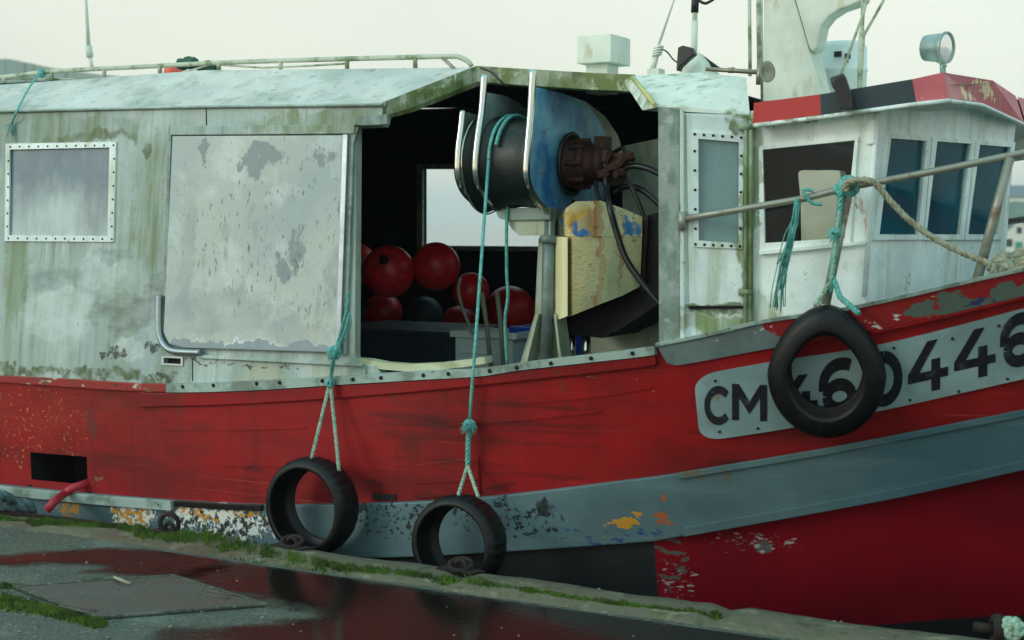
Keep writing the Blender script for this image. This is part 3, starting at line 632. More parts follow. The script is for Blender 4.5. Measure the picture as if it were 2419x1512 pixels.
def dots(mb, pts, pl, off, r=.006, mi=0):
    for a in pts: mb.lathe(HP(*a, pl, off), pl[1], [(0, r), (.003, r * .9), (.004, .0001)], 8, mi)
def along(a, b, n): return [(a[0] + (b[0] - a[0]) * k / (n - 1), a[1] + (b[1] - a[1]) * k / (n - 1)) for k in range(n)]
mb = MB(); frame(mb, [(17, 340), (277, 336), (271, 572), (14, 570)], [(26, 354), (262, 349), (257, 558), (24, 556)], WP, 0.0, 0.012)
dots(mb, along((24, 347), (268, 343), 12) + along((20, 563), (264, 565), 12) + along((20, 380), (17, 535), 6) + along((270, 375), (264, 535), 6), WP, 0.0125, .006, 1)
fr = mb.build('window_frame', [M['white'], M['hole']], wall)
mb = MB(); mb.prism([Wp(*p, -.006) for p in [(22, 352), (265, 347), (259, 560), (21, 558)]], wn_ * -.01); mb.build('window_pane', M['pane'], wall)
mb = MB(); frame(mb, [(383, 841), (434, 843), (434, 865), (383, 862)], [(389, 845), (429, 847), (429, 860), (389, 858)], WP, 0.0, 0.008)
mb.build('vent_frame', M['alum'], wall)
mb = MB(); mb.prism([Wp(*p, -.03) for p in [(380, 838), (437, 840), (437, 868), (380, 866)]], wn_ * -.01); mb.build('vent_recess', M['hole'], wall)
# panel seams as narrow raised battens
for s0, s1 in ((Wp(487, 252), Wp(488, 296)), (Wp(455, 846), Wp(455, 900))): mb = MB(); mb.tube([s0, s1], .0035, 6); mb.build('seam', M['hole'], wall)
# lower timber rail under the door
mb = MB(); mb.prism([Wp(*p, .004) for p in [(470, 846), (860, 866), (860, 858), (470, 838)]], wn_ * .02); mb.build('door_sill', M['shelter'], wall, bevel=.003)
# sliding door
dp = [(412, 322), (829, 320), (806, 834), (392, 800)]
mb = MB(); mb.prism([Wp(*p, .012) for p in [(413, 323), (818, 321), (800, 833), (440, 822), (404, 812), (392, 785)]], wn_ * .02)
door = mb.build('sliding_door', M['door'], boat, bevel=.004)
mb = MB(); mb.prism([Wp(*p, .006) for p in [(818, 320), (830, 320), (812, 836), (800, 835)]], wn_ * .034); mb.build('door_edge', M['alum'], door, bevel=.003)
mb = MB(); mb.prism([Wp(*p, .0) for p in [(830, 302), (852, 302), (845, 322), (840, 340), (822, 838), (813, 838)]], wn_ * .02); mb.build('jamb', M['post'], door, bevel=.003)
mb = MB(); mb.prism([Wp(*p, .002) for p in [(408, 300), (845, 296), (843, 318), (410, 321)]], wn_ * .03); mb.build('head_rail', M['shelter'], door, bevel=.004)
mb = MB(); mb.prism([Wp(*p, .002) for p in [(405, 299), (411, 299), (399, 700), (391, 700)]], wn_ * .022); mb.build('side_rail', M['post'], door, bevel=.003)
mb = MB(); mb.tube(smooth([Wp(376, 697, .03), Wp(375, 760, .03), Wp(378, 795, .03), Wp(392, 820, .03), Wp(415, 830, .03), Wp(475, 833, .03)], 6), .019, 10)
mb.build('bent_guard_pipe', M['alum'], door)
mb = MB()
mb.prism([Wp(*p, .002) for p in [(905, 274), (920, 272), (922, 296), (866, 299), (845, 297), (850, 276)]], wn_ * .03); mb.build('header_end', M['post'], wall, bevel=.003)
# roof bevel: from wall head to the inboard roof edge
YI = YW + 0.60
def up(px): return P(px, float(np.interp(px, [-500, 0, 480, 1080, 1130], [225, 200, 166, 160, 159])), YI)
def lo(px): return Wp(px, float(np.interp(px, [-500, 0, 480, 905], [274, 262, 250, 246])), .012)
mb = MB(); prev = None
A = [-500, -250, 0, 150, 300, 420, 540, 660, 780, 905]; B = [-520, -250, 0, 150, 300, 480, 640, 800, 960, 1128]
for a, b in zip(A, B):
    p, q = lo(a), up(b)
    if prev:
        mb.add([prev[0], p, q, prev[1]], [(0, 1, 2, 3)])
    prev = (p, q)
for v in list(mb.v): pass
nv = len(mb.v); vv = [v + Vector((0, .03, -.035)) for v in mb.v]; ff = [list(f) for f in mb.f]
mb.add(vv, ff)
bevelroof = mb.build('roof_bevel', M['roofside'], boat)
# drip edge between bevel and wall
mb = MB(); mb.tube([lo(a) + Vector((0, -.004, -.004)) for a in A], .008, 6); mb.build('drip_edge', M['shelter'], bevelroof)
# flat roof
def zr(X): return float(np.interp(X, [up(-500).x, up(480).x, up(1130).x, P(1500, 180, YI).x, P(1660, 178, YI).x], [up(-500).z, up(480).z, up(1130).z, P(1500, 180, YI).z, P(1660, 176, YI).z]))
mb = MB(); xs_r = list(np.linspace(-9.4, P(1520, 176, YI).x, 24)); YR = 2 * YC - YI
for i in range(len(xs_r) - 1):
    for (ya, da), (yb, db) in zip([(YI, -.006), (YI + .5, .02), (YC, .03), (YR - .5, .02)], [(YI + .5, .02), (YC, .03), (YR - .5, .02), (YR, -.006)]):
        X0_, X1_ = xs_r[i], xs_r[i + 1]
        q = [Vector((X0_, ya, zr(X0_) + da)), Vector((X1_, ya, zr(X1_) + da)), Vector((X1_, yb, zr(X1_) + db)), Vector((X0_, yb, zr(X0_) + db))]
        mb.add(q + [v - Vector((0, 0, .035)) for v in q], [(0, 1, 2, 3), (4, 5, 6, 7)], 0)
        mb.mi[-1] = 1
roof = mb.build('shelter_roof', [M['roofside'], M['dark']], boat, weld=False)
# edge fascia: diagonal then forward
mb = MB()
edge = [(Wp(905, 246, .02), .0), (up(1128), 0)] + [(P(px, y, YI), 0) for px, y in [(1200, 164), (1300, 170), (1400, 176), (1500, 180)]]
pts = [e_[0] for e_ in edge]; d0 = pts[0]; seq = [d0.lerp(pts[1], t) for t in (0, .25, .5, .75)] + pts[1:]
prev = None
for i, p in enumerate(seq):
    drop = Vector((0, 0, -.085 if i else -.07)); inn = Vector((.01, .045, 0)); out = Vector((-.0, -.012, .008))
    ring = [p + out, p + out + drop, p + inn + drop, p + inn + Vector((0, 0, .004))]
    if prev:
        for k in range(4): l = (k + 1) % 4; mb.add([prev[k], prev[l], ring[l], ring[k]], [(0, 1, 2, 3)])
    else: mb.add(ring, [(0, 1, 2, 3)])
    prev = ring
mb.add(prev, [(0, 1, 2, 3)])
mb.build('roof_edge', M['fascia'], roof, bevel=.003)
# torn white flap near the corner
mb = MB(); mb.prism([P(x, y, YI - .12) for x, y in [(1030, 184), (1078, 172), (1073, 200), (1062, 206), (1040, 205), (1055, 197), (1048, 192)]], (0, .01, 0)); mb.build('torn_flap', M['roofside'], bevelroof)
# starboard shelter wall with opening, aft bulkhead, inner lining
SP = plane((0, 2 * YC - YW - .12, 0), (0, -1, 0))
xl, xr = -9.4, -2.75
mb = MB(); zl, zh = 0.3, zr(-4) - .02
hole = [HP(x, y, SP) for x, y in [(1000, 399), (1295, 399), (1295, 583), (1000, 581)]]
hole2 = [Vector((-8.4, SP[0].y, 1.3)), Vector((-7.5, SP[0].y, 1.3)), Vector((-7.5, SP[0].y, 1.9)), Vector((-8.4, SP[0].y, 1.9))]
patch(mb, [Vector((xl, SP[0].y, zl)), Vector((xr, SP[0].y, zl)), Vector((xr, SP[0].y, zr(-3) - .20)), Vector((-4, SP[0].y, zr(-4) - .20)), Vector((xl, SP[0].y, zr(xl) - .20))], [hole], SP[1], .05)
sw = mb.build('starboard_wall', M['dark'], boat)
mb = MB(); frame(mb, [(988, 388), (1307, 388), (1307, 594), (988, 592)], [(1001, 400), (1294, 400), (1294, 582), (1001, 580)], SP, .0, .02)
mb.build('opening_frame', M['post'], sw)
mb = MB(); mb.box((xl, YW + .15, .2), (xl + .05, 2 * YC - YW, zr(xl) - .04)); mb.build('aft_bulkhead', M['shelter'], boat)
mb = MB()
for xa_, xb_ in ((xl, -4), (-4, xr)):
    za_, zb__ = zr(xa_), zr(xb_); q = [Vector((xa_, YR - .01, za_ - .005)), Vector((xb_, YR - .01, zb__ - .005)), Vector((xb_, SP[0].y + .02, zb__ - .21)), Vector((xa_, SP[0].y + .02, za_ - .21))]
    mb.add(q + [v - Vector((0, .02, .035)) for v in q], [(0, 1, 2, 3), (4, 5, 6, 7)]); mb.mi[-1] = 1
mb.build('roof_bevel', [M['roofside'], M['dark']], boat, weld=False)
# dark lining: inside of the port wall
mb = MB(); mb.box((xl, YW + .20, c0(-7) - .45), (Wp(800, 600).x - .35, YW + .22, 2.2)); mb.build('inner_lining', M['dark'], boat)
# engine casing inside, seen beyond the hauler
mb = MB(); YK = YC - .55
mb.prism([P(x, y, YK) for x, y in [(1470, 345), (1560, 326), (1760, 326), (1760, 900), (1395, 900), (1395, 742), (1470, 730)]], (0, .06, 0))
mb.build('engine_casing', M['green_white'], boat, bevel=.004)
# mid bulkhead darkness behind casing
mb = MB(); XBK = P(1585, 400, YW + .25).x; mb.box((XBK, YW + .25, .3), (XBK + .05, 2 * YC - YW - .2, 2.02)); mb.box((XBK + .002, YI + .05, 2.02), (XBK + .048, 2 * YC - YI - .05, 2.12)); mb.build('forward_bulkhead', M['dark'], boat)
# ------------------------------------------------------------------ post and casing beside the wheelhouse
YP = YW + .07
mb = MB(); mb.prism([P(x, y, YP) for x, y in [(1554, 252), (1605, 250), (1606, 803), (1556, 812)]], (0, .12, 0)); post = mb.build('corner_post', M['post'], boat, bevel=.006)
DP = plane(P(1605, 500, YP), (math.sin(yaw), -math.cos(yaw), 0))
b0, b1_ = HP(1772, 271, DP), HP(1772, 770, DP)
SD = plane(HP(1772, 500, DP), (math.sin(R(9)), -math.cos(R(9)), 0))
a_ = P(1498, 178, YI - .01); b_ = P(1651, 172, YI - .01); c_ = P(1604, 251, YP - .004); d_ = P(1551, 254, YP - .004)
e_ = HP(1617, 267, DP, .004); f_ = HP(1773, 272, DP, .004); g_ = HP(1762, 181, DP, -.22); 
bk = [p + Vector((-.12, .12, 0)) for p in (a_, d_, f_, g_)]
mb = MB(); mb.add([a_, b_, c_, d_, e_, f_, g_] + bk, [(0, 1, 2, 3), (1, 6, 5, 4, 2), (0, 3, 8, 7), (2, 3, 8, 9, 5, 4), (0, 7, 10, 6, 1), (6, 10, 9, 5)])
cas = mb.build('casing_top', M['casing'], boat, bevel=.006)
mb = MB(); mb.tube([a_ + Vector((-.004, -.01, -.01)), d_ + Vector((-.004, -.01, .01))], .011, 6); mb.build('casing_trim', mat('yellowed_trim', C(190, 186, 120), .6, layers=[(green, 8, (1, 1, 1), .5, .6, .7)]), cas)
# door wall
mb = MB(); patch(mb, [HP(x, y, DP) for x, y in [(1606, 258), (1617, 267), (1773, 271), (1773, 764), (1606, 802)]], [[HP(x, y, DP) for x, y in [(1648, 326), (1748, 334), (1748, 576), (1649, 570)]]], DP[1], .04)
dw = mb.build('wheelhouse_aft_wall', M['white'], boat)
mb = MB(); 
frame(mb, [(1620, 269), (1768, 282), (1757, 722), (1628, 724)], [(1647, 325), (1749, 333), (1749, 577), (1648, 571)], DP, .0, .012)
drw = mb.build('side_door', M['white'], boat, bevel=.003, label='narrow white door with a bolted window')
mb = MB(); frame(mb, [(1634, 312), (1757, 320), (1753, 588), (1638, 583)], [(1649, 328), (1745, 336), (1744, 574), (1650, 568)], DP, .012, .022); dots(mb, along((1641, 317), (1751, 325), 6) + along((1643, 577), (1748, 582), 6) + along((1641, 357), (1643, 540), 5) + along((1751, 368), (1749, 540), 5), DP, .0225, .0065, 1); mb.build('door_window_frame', [M['white'], M['hole']], drw)
mb = MB(); mb.prism([HP(x, y, DP, .004) for x, y in [(1645, 324), (1752, 331), (1751, 579), (1646, 573)]], DP[1] * -.008); mb.build('door_pane', mat('hazy_door_pane', C(92, 126, 130), .2, layers=[(C(128, 160, 160), 2.5, (1, 1, .5), .42, .6, .7)]), drw)
mb = MB(); mb.prism([HP(x, y, DP, .002) for x, y in [(1628, 722), (1768, 722), (1768, 729), (1628, 730)]], DP[1] * .012); mb.build('door_step', M['hole'], drw)
mb = MB(); mb.prism([HP(x, y, DP, .002) for x, y in [(1606, 262), (1614, 266), (1616, 798), (1607, 801)]], DP[1] * .02); mb.build('door_jamb', M['white'], dw, bevel=.003)
# hinge pipes beside the door
mb = MB()
for x0_, r_ in ((1762, .010), (1774, .012)): mb.tube([HP(x0_, 285, DP, .03), HP(x0_ - 1, 768, DP, .03)], r_, 8)
for y_ in (300, 690): mb.tube([HP(1745, y_, DP, .03), HP(1778, y_, DP, .03)], .016, 8)
mb.build('hinge_pipe', mat('algae_hinge_pipe', C(150, 168, 140), .6, layers=[(C(80, 104, 44), 6, (1, 1, .5), .42, .55, .9)]), dw)
# ------------------------------------------------------------------ wheelhouse
def Sp(px, py, off=0.0): return HP(px, py, SD, off)
ct, cbm = Sp(2074, 250), Sp(2042, 700)
apt = P(2402, 262, YC)
FP = plane3(ct, cbm, apt)
def Fp(px, py, off=0.0): return HP(px, py, FP, off)
side_out = [(1773, 262), (2073, 235), (2042, 735), (1773, 785)]
wside = [(1801, 352), (2022, 330), (1998, 564), (1806, 576)]
mb = MB(); patch(mb, [Sp(*p) for p in side_out], [[Sp(*p) for p in wside]], SD[1], .04)
front_out = [(2073, 235), (2404, 262), (2392, 353), (2377, 500), (2376, 690), (2042, 735)]
wf = [[(2098, 325), (2186, 331), (2166, 556), (2070, 556)], [(2207, 332), (2291, 338), (2264, 556), (2181, 556)], [(2308, 340), (2386, 346), (2354, 556), (2280, 556)]]
patch(mb, [Fp(*p) for p in front_out], [[Fp(*p) for p in q] for q in wf], FP[1], .035)
n0 = len(mb.v)
mv = [Vector((v.x, 2 * YC - v.y, v.z)) for v in mb.v]; mf = [list(f) for f in mb.f]
mb.add(mv, mf)
wh = mb.build('wheelhouse', M['white'], boat)
mb = MB(); mb.tube([Sp(2072, 262, .003), Sp(2042, 700, .003)], .012, 8); mb.build('corner_seam', M['white'], wh)
mb = MB(); mb.prism([Sp(*p, .001) for p in [(2052, 285), (2068, 283), (2066, 340), (2048, 342)]], SD[1] * .02); mb.build('bracket', M['white'], wh, bevel=.004)
swd = mb
mb = MB(); frame(mb, [(1793, 345), (2029, 322), (2009, 577), (1796, 602)], [(1803, 354), (2020, 332), (1996, 562), (1808, 574)], SD, .0, .014)
sfr = mb.build('side_window', M['white'], boat, bevel=.002)
mb = MB(); mb.add([Sp(*p, -.01) for p in wside], [(0, 1, 2, 3)]); mb.build('window_pane', M['glass'], sfr)
mb = MB(); mb.prism([Sp(*p, .013) for p in [(1793, 592), (1796, 602), (2046, 577), (2046, 569)]], SD[1] * .016); mb.build('window_sill', M['white'], sfr, bevel=.002)
for q, o in zip(wf, ([(2090, 316), (2196, 322), (2175, 566), (2060, 566)], [(2198, 323), (2300, 329), (2272, 566), (2177, 566)], [(2301, 330), (2394, 336), (2364, 566), (2274, 566)])):
    mb = MB(); frame(mb, o, [(x + (2 if i in (0, 3) else -2), y + (2 if i < 2 else -2)) for i, (x, y) in enumerate(q)], FP, .0, .012)
    f1 = mb.build('front_window', M['white'], boat, bevel=.002)
    mb = MB(); mb.prism([Fp(*p, -.01) for p in q], FP[1] * -.004); mb.build('window_pane', M['tglass'], f1)
for q in ([(2214, 350), (2258, 352), (2240, 552), (2192, 552)], [(2304, 372), (2344, 374), (2322, 553), (2284, 553)]):
    mb = MB(); mb.prism([Fp(x, y, -.10) for x, y in q], FP[1] * -.006); mb.build('curtain', mat('pale_curtain', C(214, 226, 214), .8), wh)
# interior of the wheelhouse
mb = MB(); zf = c0(-2) - .2
q = [Sp(1790, 700, -.1), Sp(2040, 700, -.1)]
mb.add([Vector((q[0].x, q[0].y, zf + .3)), Vector((q[1].x, q[1].y, zf + .3)), Vector((q[1].x, 2 * YC - q[1].y, zf + .3)), Vector((q[0].x, 2 * YC - q[0].y, zf + .3))], [(0, 1, 2, 3)])
mb.build('wheelhouse_floor', M['dark'], wh)
mb = MB(); p = Sp(1776, 500, -.06); mb.box((p.x - .02, p.y + .0, zf), (p.x + .02, 2 * YC - p.y, 2.02)); mb.build('wheelhouse_bulkhead', M['dark'], wh)
mb = MB(); YST = YW + .36
mb.prism(smooth([P(x, y, YST) for x, y in [(1884, 410), (1893, 402), (1930, 402), (1975, 402), (1986, 412), (1982, 470), (1972, 640), (1900, 640), (1890, 480), (1884, 410)]], 3)[:-1], (0, .1, 0)); mb.build('helm_seat', M['seat'], boat, bevel=.01)
mb = MB(); mb.box((P(2180, 600, 7.6).x, YC - .6, zf), (P(2260, 600, 7.6).x, YC + .6, 1.55)); mb.build('helm_console', M['dark'], boat, bevel=.01)
# visor and roof of the wheelhouse
S2 = (SD[0] + SD[1] * .10, SD[1]); F2 = (FP[0] + FP[1] * .12, FP[1])
top = [HP(x, y, S2) for x, y in [(1781, 243), (1937, 223), (2155, 187), (2228, 171)]] + [HP(2345, 190, F2), P(2398, 226, YC - .05)]
btm = [HP(x, y, S2) for x, y in [(1778, 295), (1940, 275), (2165, 244), (2215, 238)]] + [HP(2320, 246, F2), P(2419, 292, YC - .05)]
btm[3] = HP(2240, 236, S2); 
mbr = [MB(), MB(), MB()]; idx = [0, 1, 2, 2, 2]
for i in range(len(top) - 1):
    t0, t1, u0, u1 = top[i], top[i + 1], btm[i], btm[i + 1]
    for mir in ((0, 1) if i >= 3 else (0,)):
        q = [t0, t1, u1, u0]
        if mir: q = [Vector((v.x, 2 * YC - v.y, v.z)) for v in q]
        inn = Vector((-.0, .02 if not mir else -.02, 0))
        mbr[idx[i]].add(q + [v + inn for v in q], [(0, 1, 2, 3), (4, 5, 6, 7), (0, 1, 5, 4), (3, 2, 6, 7), (0, 3, 7, 4), (1, 2, 6, 5)])
rt = [t.lerp(u, .35) if k < 4 else t for k, (t, u) in enumerate(zip(top, btm))]
allt = rt + [Vector((v.x, 2 * YC - v.y, v.z - (.16 if k < 3 else 0))) for k, v in reversed(list(enumerate(rt)))]; allb = btm + [Vector((v.x, 2 * YC - v.y, v.z - (.10 if k < 3 else 0))) for k, v in reversed(list(enumerate(btm)))]
mb = MB(); ctr = Vector((-1.9, YC, rt[2].z - .08))
for i in range(len(allt)): j = (i + 1) % len(allt); mb.add([allt[i] - Vector((0, 0, .012)), allt[j] - Vector((0, 0, .012)), ctr], [(0, 1, 2)])
ctr2 = Vector((-1.9, YC, btm[2].z - .02))
for i in range(len(allb)): j = (i + 1) % len(allb); mb.add([allb[i] + Vector((0, .01, .01)), allb[j] + Vector((0, 0.01, .01)), ctr2], [(0, 1, 2)])
wr = mb.build('wheelhouse_roof', M['white2'], boat)
mbr[0].build('visor_panel', M['visred'], wr, label='red visor panel'); mbr[1].build('visor_panel', M['visblack'], wr, label='black visor panel'); mbr[2].build('visor_panel', M['vispink'], wr, label='faded pinkish red visor panel with peeling marks')
mb = MB(); mb.tube([b + Vector((0, -.004, -.004)) for b in btm], .010, 6); mb.build('visor_gutter', M['white'], wr)
# fittings on the wheelhouse roof
def cyl(mb, a, b, r, seg=10, mi=0): mb.tube([a, b], r, seg, mi)
fl = empty('floodlight', P(2226, 168, YI + .6), None, None, None, boat)
yl = YI + .5
mb = MB(); c = P(2212, 113, yl); ax = (Vector((.95, -.30, -.06))).normalized()
mb.lathe(c, ax, [(-.065, .001), (-.065, .045), (-.055, .062), (.01, .068), (.04, .070), (.046, .076), (.058, .076), (.058, .066), (.05, .064)], 28)
mb.build('lamp_housing', M['lampgreen'], fl)
mb = MB(); mb.lathe(c, ax, [(.048, .065), (.035, .045), (.015, .025), (.01, .001)], 28); mb.lathe(c, ax, [(.052, .065), (.056, .04), (.058, .001)], 28, 1)
mb.build('lens', [M['steel'], M['glass']], fl)
mb = MB(); cyl(mb, P(2226, 145, yl), P(2228, 174, yl), .014); mb.tube([P(2226, 147, yl), P(2222, 153, yl)], .03, 12); mb.build('lamp_stem', M['lampgreen'], fl)
mb = MB(); S3 = (SD[0] + SD[1] * .13, SD[1])
mb.prism([HP(x, y, S3) for x, y in [(1972, 190), (1990, 178), (2000, 182), (2018, 235), (2020, 260), (1985, 262), (1975, 215), (1970, 205)]], SD[1] * .06)
mb.tube([HP(1965, 198, S3, .03), HP(1998, 186, S3, .03)], .028, 10)
mb.build('deck_lamp', M['plastic_black'], boat, bevel=.006, label='small black lamp clamped on the visor')
# mast trunk with fin
ym = YC - .1
mb = MB(); mb.prism([P(x, y, ym) for x, y in [(1797, 240), (1803, 60), (1804, -140), (1838, -140), (1878, 0), (1910, 110), (1942, 224), (1942, 240)]], (0, .22, 0)); mast = mb.build('mast', M['white2'], boat, bevel=.01)
mb = MB(); mb.prism([P(x, y, ym - .02) for x, y in [(1855, -90), (1990, -90), (2050, -40), (2036, 0), (2010, 12), (1985, 20), (1957, 38), (1940, 60), (1934, 90), (1929, 112), (1917, 122), (1910, 108), (1879, 0)]], (0, .16, 0)); mb.build('mast_wing', M['white2'], mast, bevel=.01)
mb = MB()
mb.tube([P(1770, -60, ym - .5), P(1772, 180, ym - .5)], .010, 8); mb.tube([P(1791, -60, ym - .4), P(1794, 180, ym - .4)], .013, 8); mb.tube([P(1798, -60, ym - .3), P(1800, 240, ym - .3)], .008, 8)
mb.build('mast_pipe', M['railgreen'], mast)
mb = MB(); mb.tube([P(2062, -60, ym - .3), P(2040, 30, ym - .3), P(1980, 195, ym - .3)], .008, 6); mb.tube([P(2100, -30, ym - .3), P(2085, 5, ym - .3), P(2040, 85, ym - .3)], .008, 6)
mb.tube([P(2039, 0, ym - .1), P(2037, 66, ym - .1), P(2036, 80, ym - .1), P(2030, 225, ym - .1)], [.012, .010, .018, .014], 8)
mb.build('stay', M['railgreen'], mast)
# life raft canister behind
cc = P(1985, 168, YC + .4); mb = MB(); mb.lathe(cc + Vector((0, 0, -.17)), (0, 0, 1), [(0, .001), (0, .14), (.02, .15), (.16, .15), (.165, .155), (.18, .155), (.185, .15), (.30, .15), (.33, .13), (.34, .001)], 28)
raft = mb.build('canister', mat('white_canister', C(216, 232, 232, 1.05), .4), boat)
for x, y, w_, h_ in [(1980, 128, 9, 8), (2003, 133, 7, 8), (2001, 145, 4, 4), (1946, 200, 10, 7)]:
    p = P(x, y, YC + .245); s_ = .0023; mb = MB(); mb.box((p.x - w_ * s_, p.y - .01, p.z - h_ * s_ / 1.2), (p.x + w_ * s_, p.y, p.z + h_ * s_ / 1.2)); mb.build('canister_marking', M['ink'], raft)
# vent box on the shelter roof
yv = YI + .7
mb = MB(); a, b = P(1362, 84, yv), P(1475, 144, yv); mb.box((a.x, yv, b.z), (a.x + (b.x - a.x) * .72, yv + .27, a.z)); vent = mb.build('roof_vent', M['white2'], boat, bevel=.006)
a2, b2_ = P(1384, 140, yv + .05), P(1452, 192, yv + .05); mb = MB(); mb.box((a2.x, yv + .05, b2_.z - .06), (a2.x + (b2_.x - a2.x) * .75, yv + .20, b.z)); mb.build('vent_neck', M['white2'], vent, bevel=.004)
# whip aerials
ya = YI + .35
an = empty('whip_aerial', P(1548, 170, ya), None, None, None, boat)
mb = MB(); mb.tube([P(1598, -30, ya), P(1592, 0, ya), P(1556, 106, ya)], [.005, .006, .008], 6); mb.tube([P(1556, 106, ya), P(1552, 128, ya)], .018, 8); mb.tube([P(1551, 128, ya), P(1542, 165, ya)], .016, 8)
for k in range(4): mb.lathe(P(1556 - k * 1.5, 112 + k * 6, ya), (.2, 0, -1), [(-.005, .001), (-.004, .027), (.004, .027), (.005, .001)], 12)
mb.box(tuple(P(1532, 168, ya) + Vector((0, -.02, -.03))), tuple(P(1560, 162, ya) + Vector((0, .06, 0))))
mb.build('aerial', M['white2'], an)
mb = MB(); mb.tube(smooth([P(1558, 114, ya), P(1575, 122, ya), P(1590, 140, ya), P(1604, 150, ya)], 5), .004, 6); mb.build('aerial_cable', M['plastic_black'], an)
# second aerial mast on a pyramid foot, floodlight bracket, horn
mb = MB(); mb.tube([P(1643, -20, ya + .1), P(1641, 50, ya + .1)], .014, 8); mb.tube([P(1641, 50, ya + .1), P(1638, 160, ya + .1)], .019, 8); mb.build('roof_pole', M['white2'], boat, label='pale pole with black clamp')
mb = MB(); mb.tube([P(1643, -10, ya + .1), P(1641, 30, ya + .1)], .021, 8); mb.tube(smooth([P(1645, -4, ya + .1), P(1665, 8, ya + .1), P(1686, -2, ya + .1)], 4), .008, 6); mb.build('pole_clamp', M['plastic_black'], boat)
mb = MB(); bs = [P(1603, 175, ya + .02), P(1664, 175, ya + .02)]; ap = P(1640, 124, ya + .1)
v_ = [bs[0], bs[1], bs[1] + Vector((0, .3, 0)), bs[0] + Vector((0, .3, 0))]; mb.add(v_ + [ap + Vector((-.02, 0, 0)), ap + Vector((.02, 0, 0)), ap + Vector((.02, .04, 0)), ap + Vector((-.02, .04, 0))], [(0, 1, 5, 4), (1, 2, 6, 5), (2, 3, 7, 6), (3, 0, 4, 7), (4, 5, 6, 7)])
mb.build('pole_foot', M['white2'], boat, bevel=.006)
mb = MB(); mb.prism([P(x, y, ya - .06) for x, y in [(1597, 166), (1601, 112), (1612, 107), (1632, 112), (1640, 128), (1625, 140), (1606, 158), (1602, 168)]], (0, .05, 0)); mb.build('spot_lamp', M['plastic_black'], boat, bevel=.005, label='black spot lamp beside the pale pole'); mb = MB(); mb.prism([P(x, y, ya + .2) for x, y in [(1645, 128), (1652, 126), (1700, 160), (1698, 163), (1672, 163)]], (0, .03, 0))
mb.build('bracket_arm', M['plastic_black'], boat, bevel=.004)
mb = MB(); yh = YI + .1; mb.tube([P(1668, 163, yh), P(1800, 171, yh)], [.010, .012], 8); mb.lathe(P(1800, 171, yh), Vector((.85, -.5, 0)), [(0, .012), (.015, .018), (.03, .035), (.038, .052), (.040, .050), (.03, .030), (.01, .001)], 20)
mb.tube([P(1795, 155, yh), P(1793, 200, yh)], .016, 8); mb.tube([P(1728, 160, yh), P(1728, 172, yh)], .018, 8)
mb.build('horn', mat('horn_brass_grey', C(150, 148, 128), .4, .6), boat)
# ------------------------------------------------------------------ roof rail on the shelter
yr = YI + .04
rp = [(-520, 236), (-250, 210), (0, 183), (100, 171), (185, 165), (330, 158), (480, 150), (640, 144), (820, 139), (980, 135), (1060, 133), (1085, 135), (1105, 145), (1114, 156)]
rrl = empty('roof_rail', P(500, 170, yr), None, None, None, boat)
mb = MB(); mb.tube([P(x, y, yr) for x, y in catmull(rp, 5)], .014, 8); mb.tube([P(-60, 190, yr + .02), P(0, 186, yr + .02), P(180, 187, yr + .03), P(400, 180, yr + .02), P(500, 152, yr), P(620, 160, yr), P(720, 156, yr), P(820, 150, yr)], .006, 6)
mb.build('handrail', M['railgreen'], rrl)
for x, y0_, y1_ in [(10, 182, 196), (122, 169, 188), (246, 163, 182), (378, 156, 172), (517, 149, 164), (663, 144, 162), (820, 139, 162), (981, 135, 158), (-120, 198, 215), (-300, 214, 230)]:
    mb = MB(); mb.tube([P(x, y0_, yr), P(x, y1_ + 3, yr)], .013, 8); mb.build('stanchion', M['railgreen'], rrl)
mb = MB(); mb.tube([P(1045, 136, yr), P(1074, 163, yr - .05)], .010, 8); mb.build('brace', M['pipe'], rrl)
mb = MB(); mb.tube([P(203, -60, yr), P(203, 0, yr), P(209, 108, yr)], [.008, .009, .013], 8); mb.tube([P(209, 108, yr), P(212, 135, yr)], .022, 8); mb.tube([P(212, 135, yr), P(218, 162, yr)], .012, 8); mb.build('aft_aerial', M['white2'], boat)
# foredeck handrail
def Rl(px, py, o=.03): return H(px, py, -o)
def SR(px, py):  # inboard of the sheer, vertical above the cap
    d = ray(px, py); y = Y0
    for _ in range(40):
        p = CAM + d * (y / d.y); y = .5 * y + .5 * (S(p.x) + .03)
    return CAM + d * (y / d.y)
hr = empty('bow_rail', SR(2000, 720), None, None, None, boat)
mb = MB(); q = [(1612, 518), (1700, 503), (1800, 486), (1900, 469), (2010, 441), (2100, 425), (2250, 396), (2419, 361), (2560, 330)]
mb.tube([SR(x, y) for x, y in q], .0155, 10); mb.tube([SR(1612, 500), SR(1611, 545)], .02, 8); mb.build('handrail', M['pipe'], hr)
for a, b in (((2006, 445), (1950, 722)), ((2386, 372), (2308, 662))):
    mb = MB(); mb.tube([SR(*a), SR(*b)], .021, 10); mb.tube([SR(b[0] + 1, b[1] - 4), SR(b[0], b[1] + 2)], .03, 10); mb.build('stanchion', M['pipe'], hr)
mb = MB(); mb.tube([P(2378, 524, 2 * YC - S(-.2) - .1), P(2600, 490, 2 * YC - S(.6) - .1)], .02, 8); mb.build('starboard_handrail', M['pipe'], hr)
